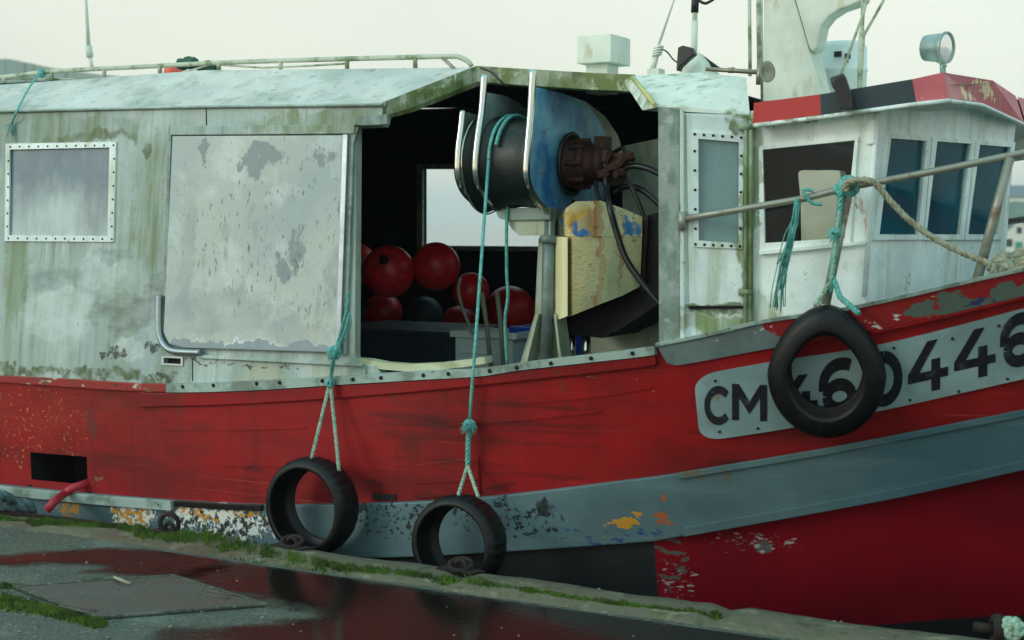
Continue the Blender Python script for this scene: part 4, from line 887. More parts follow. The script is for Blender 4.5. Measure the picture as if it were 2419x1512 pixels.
# ------------------------------------------------------------------ net hauler
X1, X2, X3 = PX(1088, 400, 1).x, 0, 0
yb_ = YW + .40
X1 = P(1086, 400, yb_).x; X2 = P(1130, 400, yb_).x; X3 = P(1248, 400, yb_).x
cen = PX(1335, 388, X3)
yq = YW + .62
nh = empty('net_hauler', (X3, cen.y, .5), None, None, None, boat)
for Xp, pts in ((X1, [(1093, 263), (1088, 310), (1083, 350), (1081, 400), (1086, 430), (1098, 455), (1117, 473), (1140, 484), (1175, 490)]),
                (X2, [(1144, 178), (1138, 260), (1128, 330), (1123, 390), (1126, 425), (1136, 452), (1152, 475), (1175, 490)]),
                (X3, [(1259, 166), (1254, 260), (1247, 340), (1243, 400), (1247, 432), (1259, 460), (1278, 487), (1300, 505)])):
    mb = MB(); mb.tube(smooth([PX(x, y, Xp) for x, y in pts], 6), .019, 12); mb.build('guard_bar', M['steel'], nh)
def xplate(name, X, pts, m, th=.012): 
    mb = MB(); mb.prism([PX(x, y, X) for x, y in pts], (-th, 0, 0)); return mb.build(name, m, nh, bevel=.002)
xplate('rear_plate', X1 - .012, [(1100, 264), (1128, 272), (1150, 290), (1170, 330), (1176, 390), (1166, 450), (1150, 488), (1130, 480), (1104, 458), (1090, 430), (1085, 400), (1086, 350)], M['gplate'])
xplate('centre_plate', X2 - .012, [(1148, 218), (1195, 226), (1225, 240), (1246, 265), (1258, 300), (1262, 350), (1258, 420), (1240, 470), (1215, 495), (1175, 492), (1150, 472), (1132, 440), (1127, 400), (1133, 330)], M['gplate'])
bp_ = smooth([(x, y, 0) for x, y in [(1264, 206), (1310, 215), (1350, 228), (1388, 250), (1412, 280), (1430, 315), (1444, 360), (1446, 410), (1436, 455), (1412, 490), (1380, 512), (1330, 520)]], 3)
xplate('side_plate', X3 - .004, [(p.x, p.y) for p in bp_] + [(1300, 508), (1270, 480), (1252, 445), (1246, 400), (1250, 340)], M['blue'], .014)
xplate('grey_backplate', X3 - .10, [(1345, 226), (1385, 240), (1430, 275), (1460, 320), (1476, 370), (1440, 420), (1350, 420)], M['green_white'])
cz = cen.z; cy = PX(1151, 390, X2 + .05).y + .242
mb = MB(); mb.lathe((X2, cy, cz), (1, 0, 0), [(0, .25), (.012, .252), (.02, .246), (.03, .238), (.12, .226), (X3 - X2 - .05, .235), (X3 - X2 - .02, .25), (X3 - X2 - .018, .001)], 48)
mb.build('drum', M['drum'], nh)
mb = MB(); mb.lathe((X1, cy, cz), (1, 0, 0), [(0, .25), (.01, .256), (.02, .24), (X2 - X1 - .02, .22), (X2 - X1 - .01, .001)], 48); mb.build('rear_drum', M['drum'], nh)
mb = MB(); mb.lathe((X1 + .01, cy, cz), (1, 0, 0), [(0, .262), (.008, .266), (.016, .262), (.008, .258)], 48, close=True); mb.build('bright_rim', M['steel'], nh)
mc = PX(1343, 388, X3)
mb = MB(); mb.lathe((X3 - .003, mc.y, mc.z), (1, 0, 0), [(.014, .150), (.018, .166), (.03, .170), (.036, .160), (.03, .150), (.012, .145), (.012, .001)], 36); mb.build('motor_ring', M['plastic_black'], nh)
mb = MB(); mz = mc.z
mb.lathe((X3 + .01, mc.y, mz), (1, 0, 0), [(0, .13), (.03, .13), (.035, .115), (.08, .112), (.085, .12), (.11, .12), (.115, .09), (.17, .085), (.175, .10), (.21, .098), (.215, .055), (.27, .05), (.27, .001)], 24)
for k in range(8):
    a = k * math.pi / 4; mb.tube([(X3 + .04, mc.y + .12 * math.cos(a), mz + .12 * math.sin(a)), (X3 + .13, mc.y + .12 * math.cos(a), mz + .12 * math.sin(a))], .014, 6)
mb.box((X3 + .17, mc.y - .05, mz + .06), (X3 + .23, mc.y + .05, mz + .14)); mb.box((X3 + .21, mc.y - .03, mz - .12), (X3 + .29, mc.y + .08, mz - .02)); mb.box((X3 + .24, mc.y - .06, mz - .04), (X3 + .33, mc.y + .05, mz + .05))
mb.build('hydraulic_motor', M['rust'], nh, bevel=.006)
ym_ = mc.y - .06
for i, pts in enumerate(([(1430, 385), (1432, 440), (1440, 490), (1455, 545), (1478, 610), (1515, 665), (1560, 720)], [(1470, 400), (1495, 392), (1530, 398), (1560, 412)], [(1460, 390), (1485, 430), (1505, 470), (1520, 510), (1535, 560)],
                         [(1410, 400), (1408, 440), (1420, 480), (1440, 500)], [(1450, 455), (1480, 440), (1510, 446), (1535, 462), (1560, 485)], [(1340, 470), (1370, 485), (1395, 505), (1410, 520)],
                         [(1420, 370), (1450, 360), (1470, 350), (1480, 362), (1496, 380)])):
    mb = MB(); mb.tube(smooth([P(x, y, (ym_ - .03 + .03 * i) if (i or y < 450) else yq + .03) for x, y in pts], 6), .016 if i in (0, 1, 4) else .012, 8); mb.build('hydraulic_hose', M['hose'], nh)
for x, y in [(1432, 372), (1446, 395), (1470, 380), (1425, 410), (1463, 410), (1482, 372), (1422, 500)]:
    mb = MB(); c = P(x, y, ym_ - .03); mb.lathe(c, Vector((random.random(), random.random(), random.random())), [(-.03, .001), (-.03, .02), (0, .022), (.01, .028), (.03, .028), (.03, .001)], 6, sm=False); mb.build('hose_fitting', M['rust'], nh)
# arm, pedestal, chute
yq = YW + .62
mb = MB(); mb.prism([P(x, y, yq) for x, y in [(1192, 517), (1300, 517), (1300, 556), (1225, 556), (1208, 540)]], (0, .05, 0)); mb.build('bracket_arm', M['green_white'], nh, bevel=.003)
mb = MB(); mb.prism([P(x, y, yq - .02) for x, y in [(1170, 498), (1190, 492), (1300, 490), (1300, 519), (1195, 521), (1178, 515)]], (0, .10, 0)); mb.build('arm_cap', M['gplate'], nh, bevel=.004)
ped = MB(); a, b = P(1298, 512, yq + .03), P(1290, 870, yq + .03); ped.tube([a, b], .033, 16)
ped.lathe(P(1297, 565, yq + .03), (0, 0, 1), [(-.02, .034), (-.018, .048), (.018, .048), (.02, .034)], 16)
pd = ped.build('pedestal', M['gplate'], nh)
mb = MB(); mb.prism([P(x, y, yq + .10) for x, y in [(1272, 562), (1300, 562), (1300, 735), (1330, 735), (1338, 870), (1225, 870), (1263, 742)]], (0, .012, 0)); mb.prism([P(x, y, yq - .02) for x, y in [(1266, 742), (1272, 742), (1242, 870), (1232, 870)]], (0, .12, 0)); mb.prism([P(x, y, yq - .02) for x, y in [(1308, 742), (1312, 742), (1330, 870), (1322, 870)]], (0, .12, 0)); mb.build('pedestal_web', M['green_white'], pd, bevel=.002)
for x in (1350, 1384):
    mb = MB(); mb.tube([P(x, 780, yq + .25), P(x, 880, yq + .25)], .022, 12); mb.build('support_post', M['steel'], pd)
# chute: folded sheet, the rounded edge toward the stern
mb = MB()
plan = [(1306, yq + .20), (1309, yq + .12), (1316, yq + .06), (1328, yq + .02), (1342, yq + .01), (1360, yq + .02), (1420, yq + .06), (1475, yq + .10), (1517, yq + .14)]
tops = [(1306, 558), (1309, 557), (1316, 557), (1328, 556), (1342, 556), (1360, 556), (1420, 556), (1475, 556), (1516, 557)]
bots = [752, 754, 756, 754, 749, 742, 718, 698, 677]
prev = None
for (x, y_), (tx, ty), by in zip(plan, tops, bots):
    a, b = P(x, ty, y_), P(x - (6 if x > 1400 else 0) * (x - 1400) / 130, by, y_)
    if prev: mb.add([prev[0], a, b, prev[1]], [(0, 1, 2, 3)], 0, True)
    prev = (a, b)
chu = mb.build('chute', M['chute'], nh)
mb = MB(); pr_ = None  # pale cream strip: the glint down the rounded edge, painted as colour
for (x, y_), t0_, t1_ in zip([(1309, yq + .10), (1313, yq + .05), (1322, yq + .01), (1333, yq - .004), (1341, yq + .002)], [562, 560, 559, 560, 561], [750, 753, 754, 750, 746]):
    a, b = P(x, t0_, y_ - .022), P(x, t1_, y_ - .022)
    if pr_: mb.add([pr_[0], a, b, pr_[1]], [(0, 1, 2, 3)], 0, True)
    pr_ = (a, b)
mb.build('chute_glint', mat('painted_cream_glint', C(236, 230, 180), .5, .1, mott=.04), chu)
mb = MB(); prev = None
for (x, y_), ty in zip(plan, [500, 500, 500, 498, 488, 476, 474, 494, 512]):
    a, b = P(x, ty, y_ - .012), P(x, 558, y_ - .012)
    if prev: mb.add([prev[0], a, b, prev[1]], [(0, 1, 2, 3)], 0, True)
    prev = (a, b)
mb.build('chute_collar', M['chute'], nh)
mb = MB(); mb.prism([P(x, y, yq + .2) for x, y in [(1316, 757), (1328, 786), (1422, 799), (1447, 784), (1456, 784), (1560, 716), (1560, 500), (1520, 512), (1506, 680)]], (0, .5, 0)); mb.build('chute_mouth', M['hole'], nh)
mb = MB(); mb.prism([P(x, y, yq + .17) for x, y in [(1517, 512), (1531, 512), (1520, 690), (1505, 684)]], (0, .03, 0)); mb.build('chute_edge', M['rust'], nh)
# ------------------------------------------------------------------ light panels of rope and cargo on deck
def buoy(x, y, r, yd, lab, mark=None, grey=False):
    c = P(x, y, yd); d = (c - CAM).dot(ROT @ Vector((0, 0, -1))); rr = r * d / F
    o = bpy.data.objects.new('buoy', BUOY.data); COL.objects.link(o)
    put(o, 'buoy', c, None, lab, 'buoy', 'buoys heaped inside the shelter'); o.scale = (rr, rr, rr)
    if grey: o.data = o.data.copy(); o.data.materials[0] = M['bin']
    nk = bpy.data.objects.new('eyelet', NECK.data); COL.objects.link(nk); nk.parent = o; nk.rotation_euler = mark or (R(-30), R(20), 0)
    return o
mb = MB(); mb.sphere((0, 0, 0), 1.0, 0, 40, 24); BUOY = mb.build('buoy', M['buoy'], origin=(0, 0, 0))
mb = MB(); mb.lathe((0, 0, .93), (0, 0, 1), [(0, .22), (.08, .2), (.10, .14), (.20, .12), (.26, .10), (.26, .04), (.1, .035)], 16)
NECK = mb.build('eyelet', M['buoymark'], origin=(0, 0, 0))
BL = [(918, 641, 62, YC - .15, 'glossy red buoy with black marks, left of the two large ones atop the heap', (R(55), R(35), 0)),
      (1030, 629, 57, YC + .05, 'dull red buoy standing highest in the heap, just right of the glossy one', (R(-70), 0, 0)),
      (1113, 688, 44, YC + .30, 'small red buoy behind the taut teal rope', (R(-60), R(-30), 0)),
      (838, 625, 52, YC + 1.1, 'dim red buoy half hidden behind the sliding door edge', (R(-60), 0, 0)),
      (905, 738, 46, YC + 1.2, 'dark red buoy below the glossy marked buoy', (R(60), R(-40), 0)),
      (1085, 768, 46, YC + 1.3, 'dark red buoy low in the heap left of the wooden sticks', (R(-60), 0, 0)),
      (1205, 735, 60, YC + 1.15, 'deep red buoy in shadow behind the fish crates', (R(-60), 0, 0)),
      (1003, 745, 44, YC + 1.1, 'slate grey buoy under the two large red ones', (R(100), R(40), 0))]
for i, (x, y, r, yd, lab, mk) in enumerate(BL): buoy(x, y, r, yd, lab, mk, grey=(i == 7))
bpy.data.objects.remove(BUOY); bpy.data.objects.remove(NECK)
for o in [o for o in COL.objects if o.name.startswith('buoy') and o['label'].startswith('glossy')]:
    mb = MB(); c0_ = WLOC[o.name] if False else o.location
    rr = o.scale[0]
    for k, (az, el, s_) in enumerate([(-.1, .62, .11), (.15, .66, .13), (.38, .60, .10), (.45, .42, .12), (.62, .30, .10), (.55, .2, .1)]):
        pass
dz = c0(-4) - .45
mb = MB(); a, b = P(835, 775, YC + .05), P(1062, 870, YC + .05)
mb.box((a.x - .2, YC + .02, dz), (b.x, YC + .75, a.z)); mb.box((a.x - .22, YC, a.z - .03), (b.x + .02, YC + .77, a.z + .005))
mb.build('fish_bin', M['bin'], bevel=.012, label='large slate grey bin under the heap of buoys', cat='bin')
def crate(x0_, x1_, y0_, y1_, yd, m, lab):
    a, b = P(x0_, y0_, yd), P(x1_, y1_, yd); w_ = b.x - a.x; r_ = empty('fish_crate', (a.x + w_ / 2, yd + .2, b.z), lab, 'crate', 'fish crates on the deck')
    mb = MB(); t = .012; D = .32
    mb.box((a.x + .03, yd, b.z), (b.x - .03, yd + t, a.z)); mb.box((a.x + .03, yd + D, b.z), (b.x - .03, yd + D + t, a.z)); mb.box((a.x + .03, yd + t, b.z), (a.x + .03 + t, yd + D, a.z)); mb.box((b.x - .03 - t, yd + t, b.z), (b.x - .03, yd + D, a.z)); mb.box((a.x + .04, yd + t, b.z), (b.x - .04, yd + D, b.z + t))
    hh = a.z - b.z
    for k in (.25, .5): mb.box((a.x + .06, yd - .008, b.z + hh * k), (b.x - .06, yd, b.z + hh * k + .012))
    mb.build('crate_body', m, r_)
    mb = MB(); mb.box((a.x, yd - .02, a.z - .001), (b.x, yd + .02, a.z + .035)); mb.box((a.x, yd + D - .01, a.z), (b.x, yd + D + .03, a.z + .035)); mb.box((a.x, yd + .02, a.z), (a.x + .035, yd + D - .01, a.z + .035)); mb.box((b.x - .035, yd + .02, a.z), (b.x, yd + D - .01, a.z + .035))
    mb.build('crate_rim', m, r_, bevel=.004)
yk = YC - .45
crate(1066, 1222, 795, 880, yk, M['crate_w'], 'pale grey fish crate below the taut ropes')
crate(1205, 1330, 785, 880, yk + .28, M['crate_b'], 'blue fish crate behind the hauler pedestal')
mb = MB(); pass
for pts, lab in (([(1138, 690), (1150, 770), (1160, 870)], 'grey green wooden stick leaning left of its twin'), ([(1174, 690), (1183, 770), (1190, 870)], 'grey green wooden stick leaning right of its twin')):
    mb = MB(); mb.tube([P(x, y, yk - .12) for x, y in pts], .014, 8); mb.build('wooden_stick', M['stick'], label=lab, cat='stick', group='wooden sticks by the crates')
mb = MB(); mb.tube(smooth([P(x, y, yk - .1) for x, y in [(1088, 655), (1083, 685), (1090, 720), (1105, 760), (1118, 790)]], 6), .010, 8); mb.build('hanging_hose', M['stick'], label='thin grey hose looping over the small red buoy', cat='hose')
mb = MB(); pl_ = [(790, 846), (830, 846), (866, 849), (905, 857), (960, 861), (1030, 858), (1100, 850), (1146, 842)]
yt = YW + .02
t_ = [P(x, y, yt) for x, y in pl_]; 
for i in range(len(t_) - 1):
    a, b = t_[i], t_[i + 1]; d1 = Vector((0, 0, -.035)); d2 = Vector((0, .07, 0))
    mb.add([a, b, b + d1, a + d1, a + d2, b + d2, b + d1 + d2, a + d1 + d2], [(0, 1, 2, 3), (4, 5, 6, 7), (0, 1, 5, 4), (3, 2, 6, 7)] + ([(0, 3, 7, 4)] if i == 0 else []) + ([(1, 2, 6, 5)] if i == len(t_) - 2 else []))
mb.build('bent_batten', mat('cream_batten', C(186, 192, 160), .6, layers=[(green, 6, (1, 1, 1), .55, .65, .5)]), label='cream curved batten lying along the rail below the opening', cat='batten')
mb = MB(); pp = [(790, 872), (840, 862), (888, 864), (900, 885), (892, 893), (800, 897)]
mb.prism([P(x, y, yt - .005) for x, y in pp], (0, .06, 0)); mb.build('rail_chock', M['shelter'], hull, bevel=.004)
# ------------------------------------------------------------------ tyres and ropes
TPF = [(-.46, .60), (-.5, .64), (-.5, .68), (-.47, .70), (-.495, .72), (-.47, .76), (-.44, .80), (-.455, .82), (-.42, .86), (-.36, .92), (-.30, .96), (-.1, .995), (.1, .995), (.30, .96), (.42, .86), (.5, .70), (.5, .62), (.44, .63), (.40, .72), (.32, .84), (.15, .90), (-.15, .90), (-.32, .84), (-.40, .72), (-.44, .63)]
TPO = [(-.46, .72), (-.5, .73), (-.52, .75), (-.50, .77), (-.515, .79), (-.48, .82), (-.46, .84), (-.47, .86), (-.42, .89), (-.36, .93), (-.1, .995), (.1, .995), (.30, .98), (.42, .94), (.49, .87), (.5, .815), (.485, .785), (.44, .79), (.42, .85), (.32, .90), (.15, .92), (-.15, .92), (-.32, .90), (-.42, .84), (-.44, .74)]
def tyre(c, Rr, wid, nrm, lab, squash=None, roll=0.0, egg=0.0, TP=TPO, tread=True):
    n = Vector(nrm).normalized(); r_ = MB(); seg = 96
    u = Vector((0, 0, 1)) - n * n.z; u.normalize(); v = n.cross(u); sq = squash or (1, 1)
    rings = []
    for k in range(seg):
        a = 2 * math.pi * k / seg; ring = []
        for h, rr in TP:
            rad = rr * Rr; gro = 0
            if not tread: pass
            elif rr > .94 and (k % 3 == 0): rad -= .009
            elif .85 < rr < .97 and (k % 6 == 0) and h < 0: rad -= .003
            du, dv = math.cos(a) * rad * sq[1], math.sin(a) * rad * sq[0]
            if egg and du > 0: dv *= 1 - egg * (du / Rr)
            if egg and du > 0: du += egg * .25 * Rr * max(0, math.cos(a)) ** 6
            ring.append(Vector(c) + u * du + v * dv + n * h * wid)
        rings.append(ring)
    m = len(TP)
    vs = [p for rg in rings for p in rg]; fs = [(k * m + i, k * m + (i + 1) % m, ((k + 1) % seg) * m + (i + 1) % m, ((k + 1) % seg) * m + i) for k in range(seg) for i in range(m)]
    r_.add(vs, fs, 0, True)
    return r_.build('tyre_fender', M['rubber'], label=lab, cat='tyre', group='tyre fenders hung along the hull', origin=c)
TW = .19
c1_ = P(712, 1203, E + .05) + Vector((0, TW / 2, 0)); c2_ = P(1062, 1291, E + .04) + Vector((0, TW / 2, 0))
def scale_at(p): return (p - CAM).dot(ROT @ Vector((0, 0, -1))) / F
tyre(c1_, 118 * scale_at(c1_), TW, (0.0, -1, .02), 'black tyre fender nearest the stern with a pale glint on its rim')
tyre(c2_, 116 * scale_at(c2_), TW, (0.02, -1, .04), 'black tyre fender half sunk below the quay edge amidships')
h3 = H(1952, 880); e1 = H(1952, 700); e2 = H(1852, 880); e3 = H(2052, 880)
n3 = (e1 - h3).cross(e3 - e2); n3.normalize()
if n3.y > 0: n3 = -n3
n3 = (n3 + Vector((.05, -.2, .12))).normalized(); c3_ = HP(1952, 882, (h3, n3), .085)
tyre(c3_, 160 * scale_at(c3_), .15, n3, 'largest tyre fender hanging over the registration number near the bow', (.86, 1.0), 0, .16, TPF, False)
def frays(mb, c, n, ln, r, spread=1.0, dirn=Vector((0, -.3, 0))):
    for _ in range(n):
        d = (Vector((random.gauss(0, 1), random.gauss(0, .6), random.gauss(0, 1))) * spread + dirn).normalized(); l = ln * random.uniform(.5, 1.1)
        m_ = c + d * l * .5 + Vector((0, 0, -.1 * l)) + Vector((random.gauss(0, .1), 0, random.gauss(0, .1))) * l; mb.tube([c, m_, c + d * l + Vector((0, 0, -.25 * l))], [r, r, r * .4], 4)
def knot(mb, c, r):
    for k in range(3):
        ax = Vector((random.random() - .5, random.random() - .5, random.random() - .5)).normalized(); u = ax.orthogonal().normalized(); v = ax.cross(u)
        mb.tube([Vector(c) + (u * math.cos(a) + v * math.sin(a)) * r for a in [i * math.pi / 5 for i in range(10)]], r * .5, 6, closed=True)
def G(px, py, o=.05): return H(px, py, o)
# rope of the first tyre
r1 = empty('fender_rope', G(790, 840), 'teal rope with a frayed knot beside the sliding door, holding the aft tyre', 'rope', 'ropes holding the tyre fenders')
mb = MB()
mb.rope([G(x, y, .06) for x, y in [(824, 690), (820, 730), (806, 780), (794, 825), (787, 860), (779, 910)]], .009)
mb.rope([G(x, y, .07) for x, y in [(826, 740), (812, 790), (792, 830), (782, 870), (780, 915)]], .007)
mb.tube(smooth([G(x, y, .05) for x, y in [(822, 730), (830, 760), (822, 790), (806, 815)]], 5), .004, 5)
knot(mb, G(779, 905, .06), .018); mb.build('rope_line', M['teal'], r1)
mb = MB(); knot(mb, G(790, 833, .07), .026); frays(mb, G(790, 833, .08), 90, .048, .0022, .8, Vector((0, -.3, -.2))); mb.build('frayed_knot', M['teal'], r1)
for pts in ([(777, 915), (760, 985), (734, 1092)], [(781, 915), (790, 1000), (801, 1112)]):
    mb = MB(); q = [G(*pts[0], .06), G(*pts[1], .10), P(*pts[2], E + .13)]; mb.rope(q, .010); mb.build('rope_leg', M['paleteal'], r1)
# rope of the second tyre, over the hauler drum
r2 = empty('hauler_rope', G(1110, 1000), 'long teal rope running from the hauler drum down to the midships tyre', 'rope', 'ropes holding the tyre fenders')
XR = max(P(1152, 400, cy - .26).x, X2 + .05)
dr = [(XR, cy + .250 * math.sin(a), cz + .250 * math.cos(a)) for a in [R(v) for v in (25, 10, -10, -30, -50, -70, -88)]]
mb = MB(); mb.tube(smooth(dr, 4), .009, 7); top_ = Vector(dr[-1])
mb.tube([Vector(dr[-1]), G(1119, 866, .06), G(1113, 940, .05), G(1110, 995, .05)], .0085, 7)
mb.rope([G(x, y, .06) for x, y in [(1110, 1000), (1106, 1040), (1105, 1100)]], .014); mb.build('rope_line', M['teal'], r2)
mb = MB(); mb.tube(smooth([Vector(v) + Vector((.035, 0, 0)) for v in dr[:6]], 4), .010, 7); mb.build('drum_wrap', M['teal'], r2)
mb = MB(); knot(mb, G(1109, 1005, .06), .022); frays(mb, G(1109, 1000, .07), 90, .052, .0022, .7, Vector((0, -.3, -.9))); mb.build('frayed_knot', M['teal'], r2)
for b in ((1082, 1172), (1130, 1174)):
    mb = MB(); mb.rope([G(1105, 1100, .06), P(*b, E + .13)], .0095); mb.build('rope_leg', M['paleteal'], r2)
mb = MB(); mb.tube([P(x, y, yq - .03) for x, y in catmull([(1200, 488), (1197, 520), (1197, 640), (1200, 700), (1193, 760), (1198, 862)], 4)], .009, 7)
mb.build('hauler_line', M['teal'], label='slack teal line falling from under the drum to the deck', cat='rope')
# bow tyre rope
r3 = empty('bow_fender_rope', SR(1970, 650), 'teal and pale rope twisted round the leaning rail post above the largest tyre', 'rope', 'ropes holding the tyre fenders')
mb = MB(); knot(mb, SR(2005, 440), .034); knot(mb, SR(1985, 448), .022); frays(mb, SR(2000, 445), 40, .06, .002)
mb.tube(smooth([SR(1925, 462) + Vector((0, -.02, .02)), SR(1900, 460) + Vector((0, -.025, .02)), SR(1920, 470) + Vector((0, -.022, -.015)), SR(1945, 472) + Vector((0, -.02, -.02))], 5), .008, 6)
mb.build('rail_knot', M['teal'], r3)
def SRo(x, y, o=.04): return SR(x, y) + Vector((0, -o, 0))
mb = MB(); mb.rope([SRo(1992, 455), SRo(1985, 540), SRo(1972, 640), SRo(1966, 690)], .014); mb.rope([SRo(1978, 660, .05), SRo(1995, 700, .07), HP(2030, 742, (h3, n3), .15)], .013); mb.build('rope_line', M['teal'], r3)
mb = MB(); mb.rope([SRo(1966, 670, .05), SRo(1950, 700, .07), HP(1925, 722, (h3, n3), .14)], .011); mb.rope([SRo(1990, 500, .05), SRo(1978, 600, .05), SRo(1970, 668, .05)], .008); mb.build('rope_leg', M['paleteal'], r3)
mb = MB(); knot(mb, SRo(1978, 552), .02); frays(mb, SRo(1978, 552, .05), 40, .04, .002); mb.build('small_knot', M['teal'], r3)
# frayed teal streamer hanging from the rail
mb = MB()
for k in range(46):
    o = random.gauss(0, 1); q = []
    for i, (x, y, wd) in enumerate([(1888, 476, 4), (1882, 520, 6), (1868, 575, 8), (1855, 625, 13), (1845, 680, 15), (1842, 730, 16)]):
        if i >= 4 and random.random() < .4: break
        p = SR(x + o * wd * .55 + random.gauss(0, 1.5), y + random.gauss(0, 6)) + Vector((0, -.02 + random.gauss(0, .008), 0)); q.append(p)
    mb.tube(q, .0022, 4)
mb.build('frayed_streamer', M['teal'], label='frayed bundle of teal twine hanging from the bow rail', cat='twine')
# tan mooring rope
mb = MB()
mb.rope(smooth([SRo(2005, 452, .05), SRo(2012, 432, .06), SRo(2050, 426, .06), SRo(2080, 438, .06), SRo(2110, 475, .05), SRo(2160, 525, .05), SRo(2220, 568, .04), SRo(2280, 597, .04), SRo(2330, 618, .04), SRo(2348, 632, .03), SRo(2345, 655, .0)], 6), .015, .08)
mb.build('mooring_rope', M['tan'], label='thick tan rope drooping from the rail to the foredeck', cat='rope')
mb = MB(); random.seed(3)
for k in range(5):
    pts = []
    for i in range(9):
        a = i / 8; pts.append(SR(2335 + a * 130 + random.gauss(0, 6), 648 - a * 22 - k * 8 + 12 * math.sin(i * 2.1 + k)) + Vector((0, .04 + .05 * k, 0)))
    mb.rope(smooth(pts, 4), .022, .10)
mb.build('rope_pile', M['tan'], label='heap of thick tan rope on the foredeck behind the bulwark', cat='rope')
# thin teal lashing on the shelter roof rail
mb = MB(); q = [P(98, 172, yr - .03), P(70, 205, YI - .2), Wp(40, 262, .03), Wp(28, 292, .015)]
mb.tube(smooth(q, 6), .006, 6); knot(mb, P(98, 174, yr - .02), .02); frays(mb, Wp(28, 290, .02), 24, .10, .0015, .5, Vector((0, -.1, -1))); mb.build('roof_lashing', M['teal'], label='thin teal cord tied to the roof rail at the stern end', cat='rope')
mb = MB(); 
for k, (x, y) in enumerate([(430, 152), (445, 148), (455, 150), (480, 160), (492, 158), (500, 162)]): knot(mb, P(x, y, yr + .05), .028)
mb.build('green_net_bundle', mat('dark_green_net', C(60, 96, 80), .8), label='dark green bundle of netting tied on the roof rail', cat='netting')
mb = MB(); mb.sphere(P(410, 172, yr + .35), .062, 0, 20, 12); mb.build('roof_float', mat('orange_red_float', C(220, 84, 66), .4), label='small orange red float lying on the shelter roof', cat='float')
# cable over roof corner
mb = MB(); mb.tube(smooth([P(1135, 160, YI - .02), P(1160, 170, YI - .03), P(1180, 190, YI - .03), P(1198, 205, YI - .02)], 5), .005, 6); mb.build('roof_cable', M['plastic_black'], roof)
# red hose out of the freeing port
mb = MB(); mb.tube(smooth([H(235, 1128, -.25), H(205, 1142, -.02), H(175, 1152, .07), H(150, 1168, .12), P(128, 1185, E + .06), P(110, 1206, E + .02)], 8), .024, 12)
mb.build('drain_hose', M['redhose'], label='short red hose curling out of the black freeing port', cat='hose')
# ------------------------------------------------------------------ quay
def jag(x, s=.012): return s * (mnoise.noise(Vector((x * 2.3, 1.7, 0))) * 1.4 + mnoise.noise(Vector((x * 9, 4.1, 0))) * .6)
conc = mat('worn_coping_concrete', C(104, 104, 84, .85), .85, layers=[
    (C(100, 96, 76), 3, (1, 1, 1), .45, .6, .8), (C(150, 150, 128), 7, (1, 1, 1), .56, .66, .6), (C(58, 56, 44), 12, (1, 1, 1), .58, .66, .7), (C(88, 60, 44), 1.4, (1, 1, 1), .48, .6, .6, [blob((-5.2, E - .2, 0), (2.2, .6, .5))]),
    (C(60, 84, 34), 8, (1, 1, 1), .56, .66, .6), (C(30, 32, 30), 30, (1, 1, 1), .63, .7, .7)], bump=.014, bscale=14)
asph = mat('worn_asphalt', C(90, 98, 84, .82), .8, layers=[
    (C(78, 88, 80), 1.2, (1, 1, 1), .45, .6, .7, None, .6), (C(150, 160, 152), 42, (1, 1, 1), .58, .66, .65), (C(120, 132, 120), 2.6, (1, 1, 1), .54, .64, .5), (C(36, 40, 38), 55, (1, 1, 1), .52, .62, .8),
    (C(46, 66, 34), 4, (1, 1, 1), .6, .7, .6)], bump=.012, bscale=45)
WY = .36
mb = MB(); xs_q = np.linspace(-16, 6, 260); prev = None
for X in xs_q:
    j = abs(jag(X)) * 1.5; joint = .020 if (int((X + 16) / .0847) % 15 == 0) else 0
    z = .012 + jag(X + 40, .008) - joint
    ring = [Vector((X, E - WY + jag(X, .03), .0 - .01)), Vector((X, E - WY + .03 + jag(X, .03), z)), Vector((X, E - .12, z + jag(X * 3, .004))), Vector((X, E - .035 - j, z - .004)), Vector((X, E - j, -.03)), Vector((X, E + .01, -.4)), Vector((X, E + .02, -3.5))]
    if prev:
        for k in range(len(ring) - 1): mb.add([prev[k], prev[k + 1], ring[k + 1], ring[k]], [(0, 1, 2, 3)], 0, True)
    prev = ring
mb.build('quay_edge', conc, kind='structure')
mb = MB(); prev = None
ys = [-60, -20, -5, 0] + list(np.linspace(.5, E - WY + .02, 30)) 
xs_g = [-80, -40, -25] + list(np.linspace(-16, 6, 60)) + [20, 60]
for i in range(len(xs_g) - 1):
    for k in range(len(ys) - 1):
        q = []
        for X, y in ((xs_g[i], ys[k]), (xs_g[i + 1], ys[k]), (xs_g[i + 1], ys[k + 1]), (xs_g[i], ys[k + 1])):
            q.append(Vector((X, y, 0 + (.0015 * mnoise.noise(Vector((X, y, 0))) if abs(X) < 15 and y > 1 else 0))))
        mb.add(q, [(0, 1, 2, 3)], 0, True)
mb.build('quay_ground', asph, kind='structure')
mb = MB()
for xa, xb in ((-80, -16), (6, 60)): mb.box((xa, -60 if False else E - WY, -3.5), (xb, E, 0.0))
mb.build('quay_wall', conc, kind='structure')
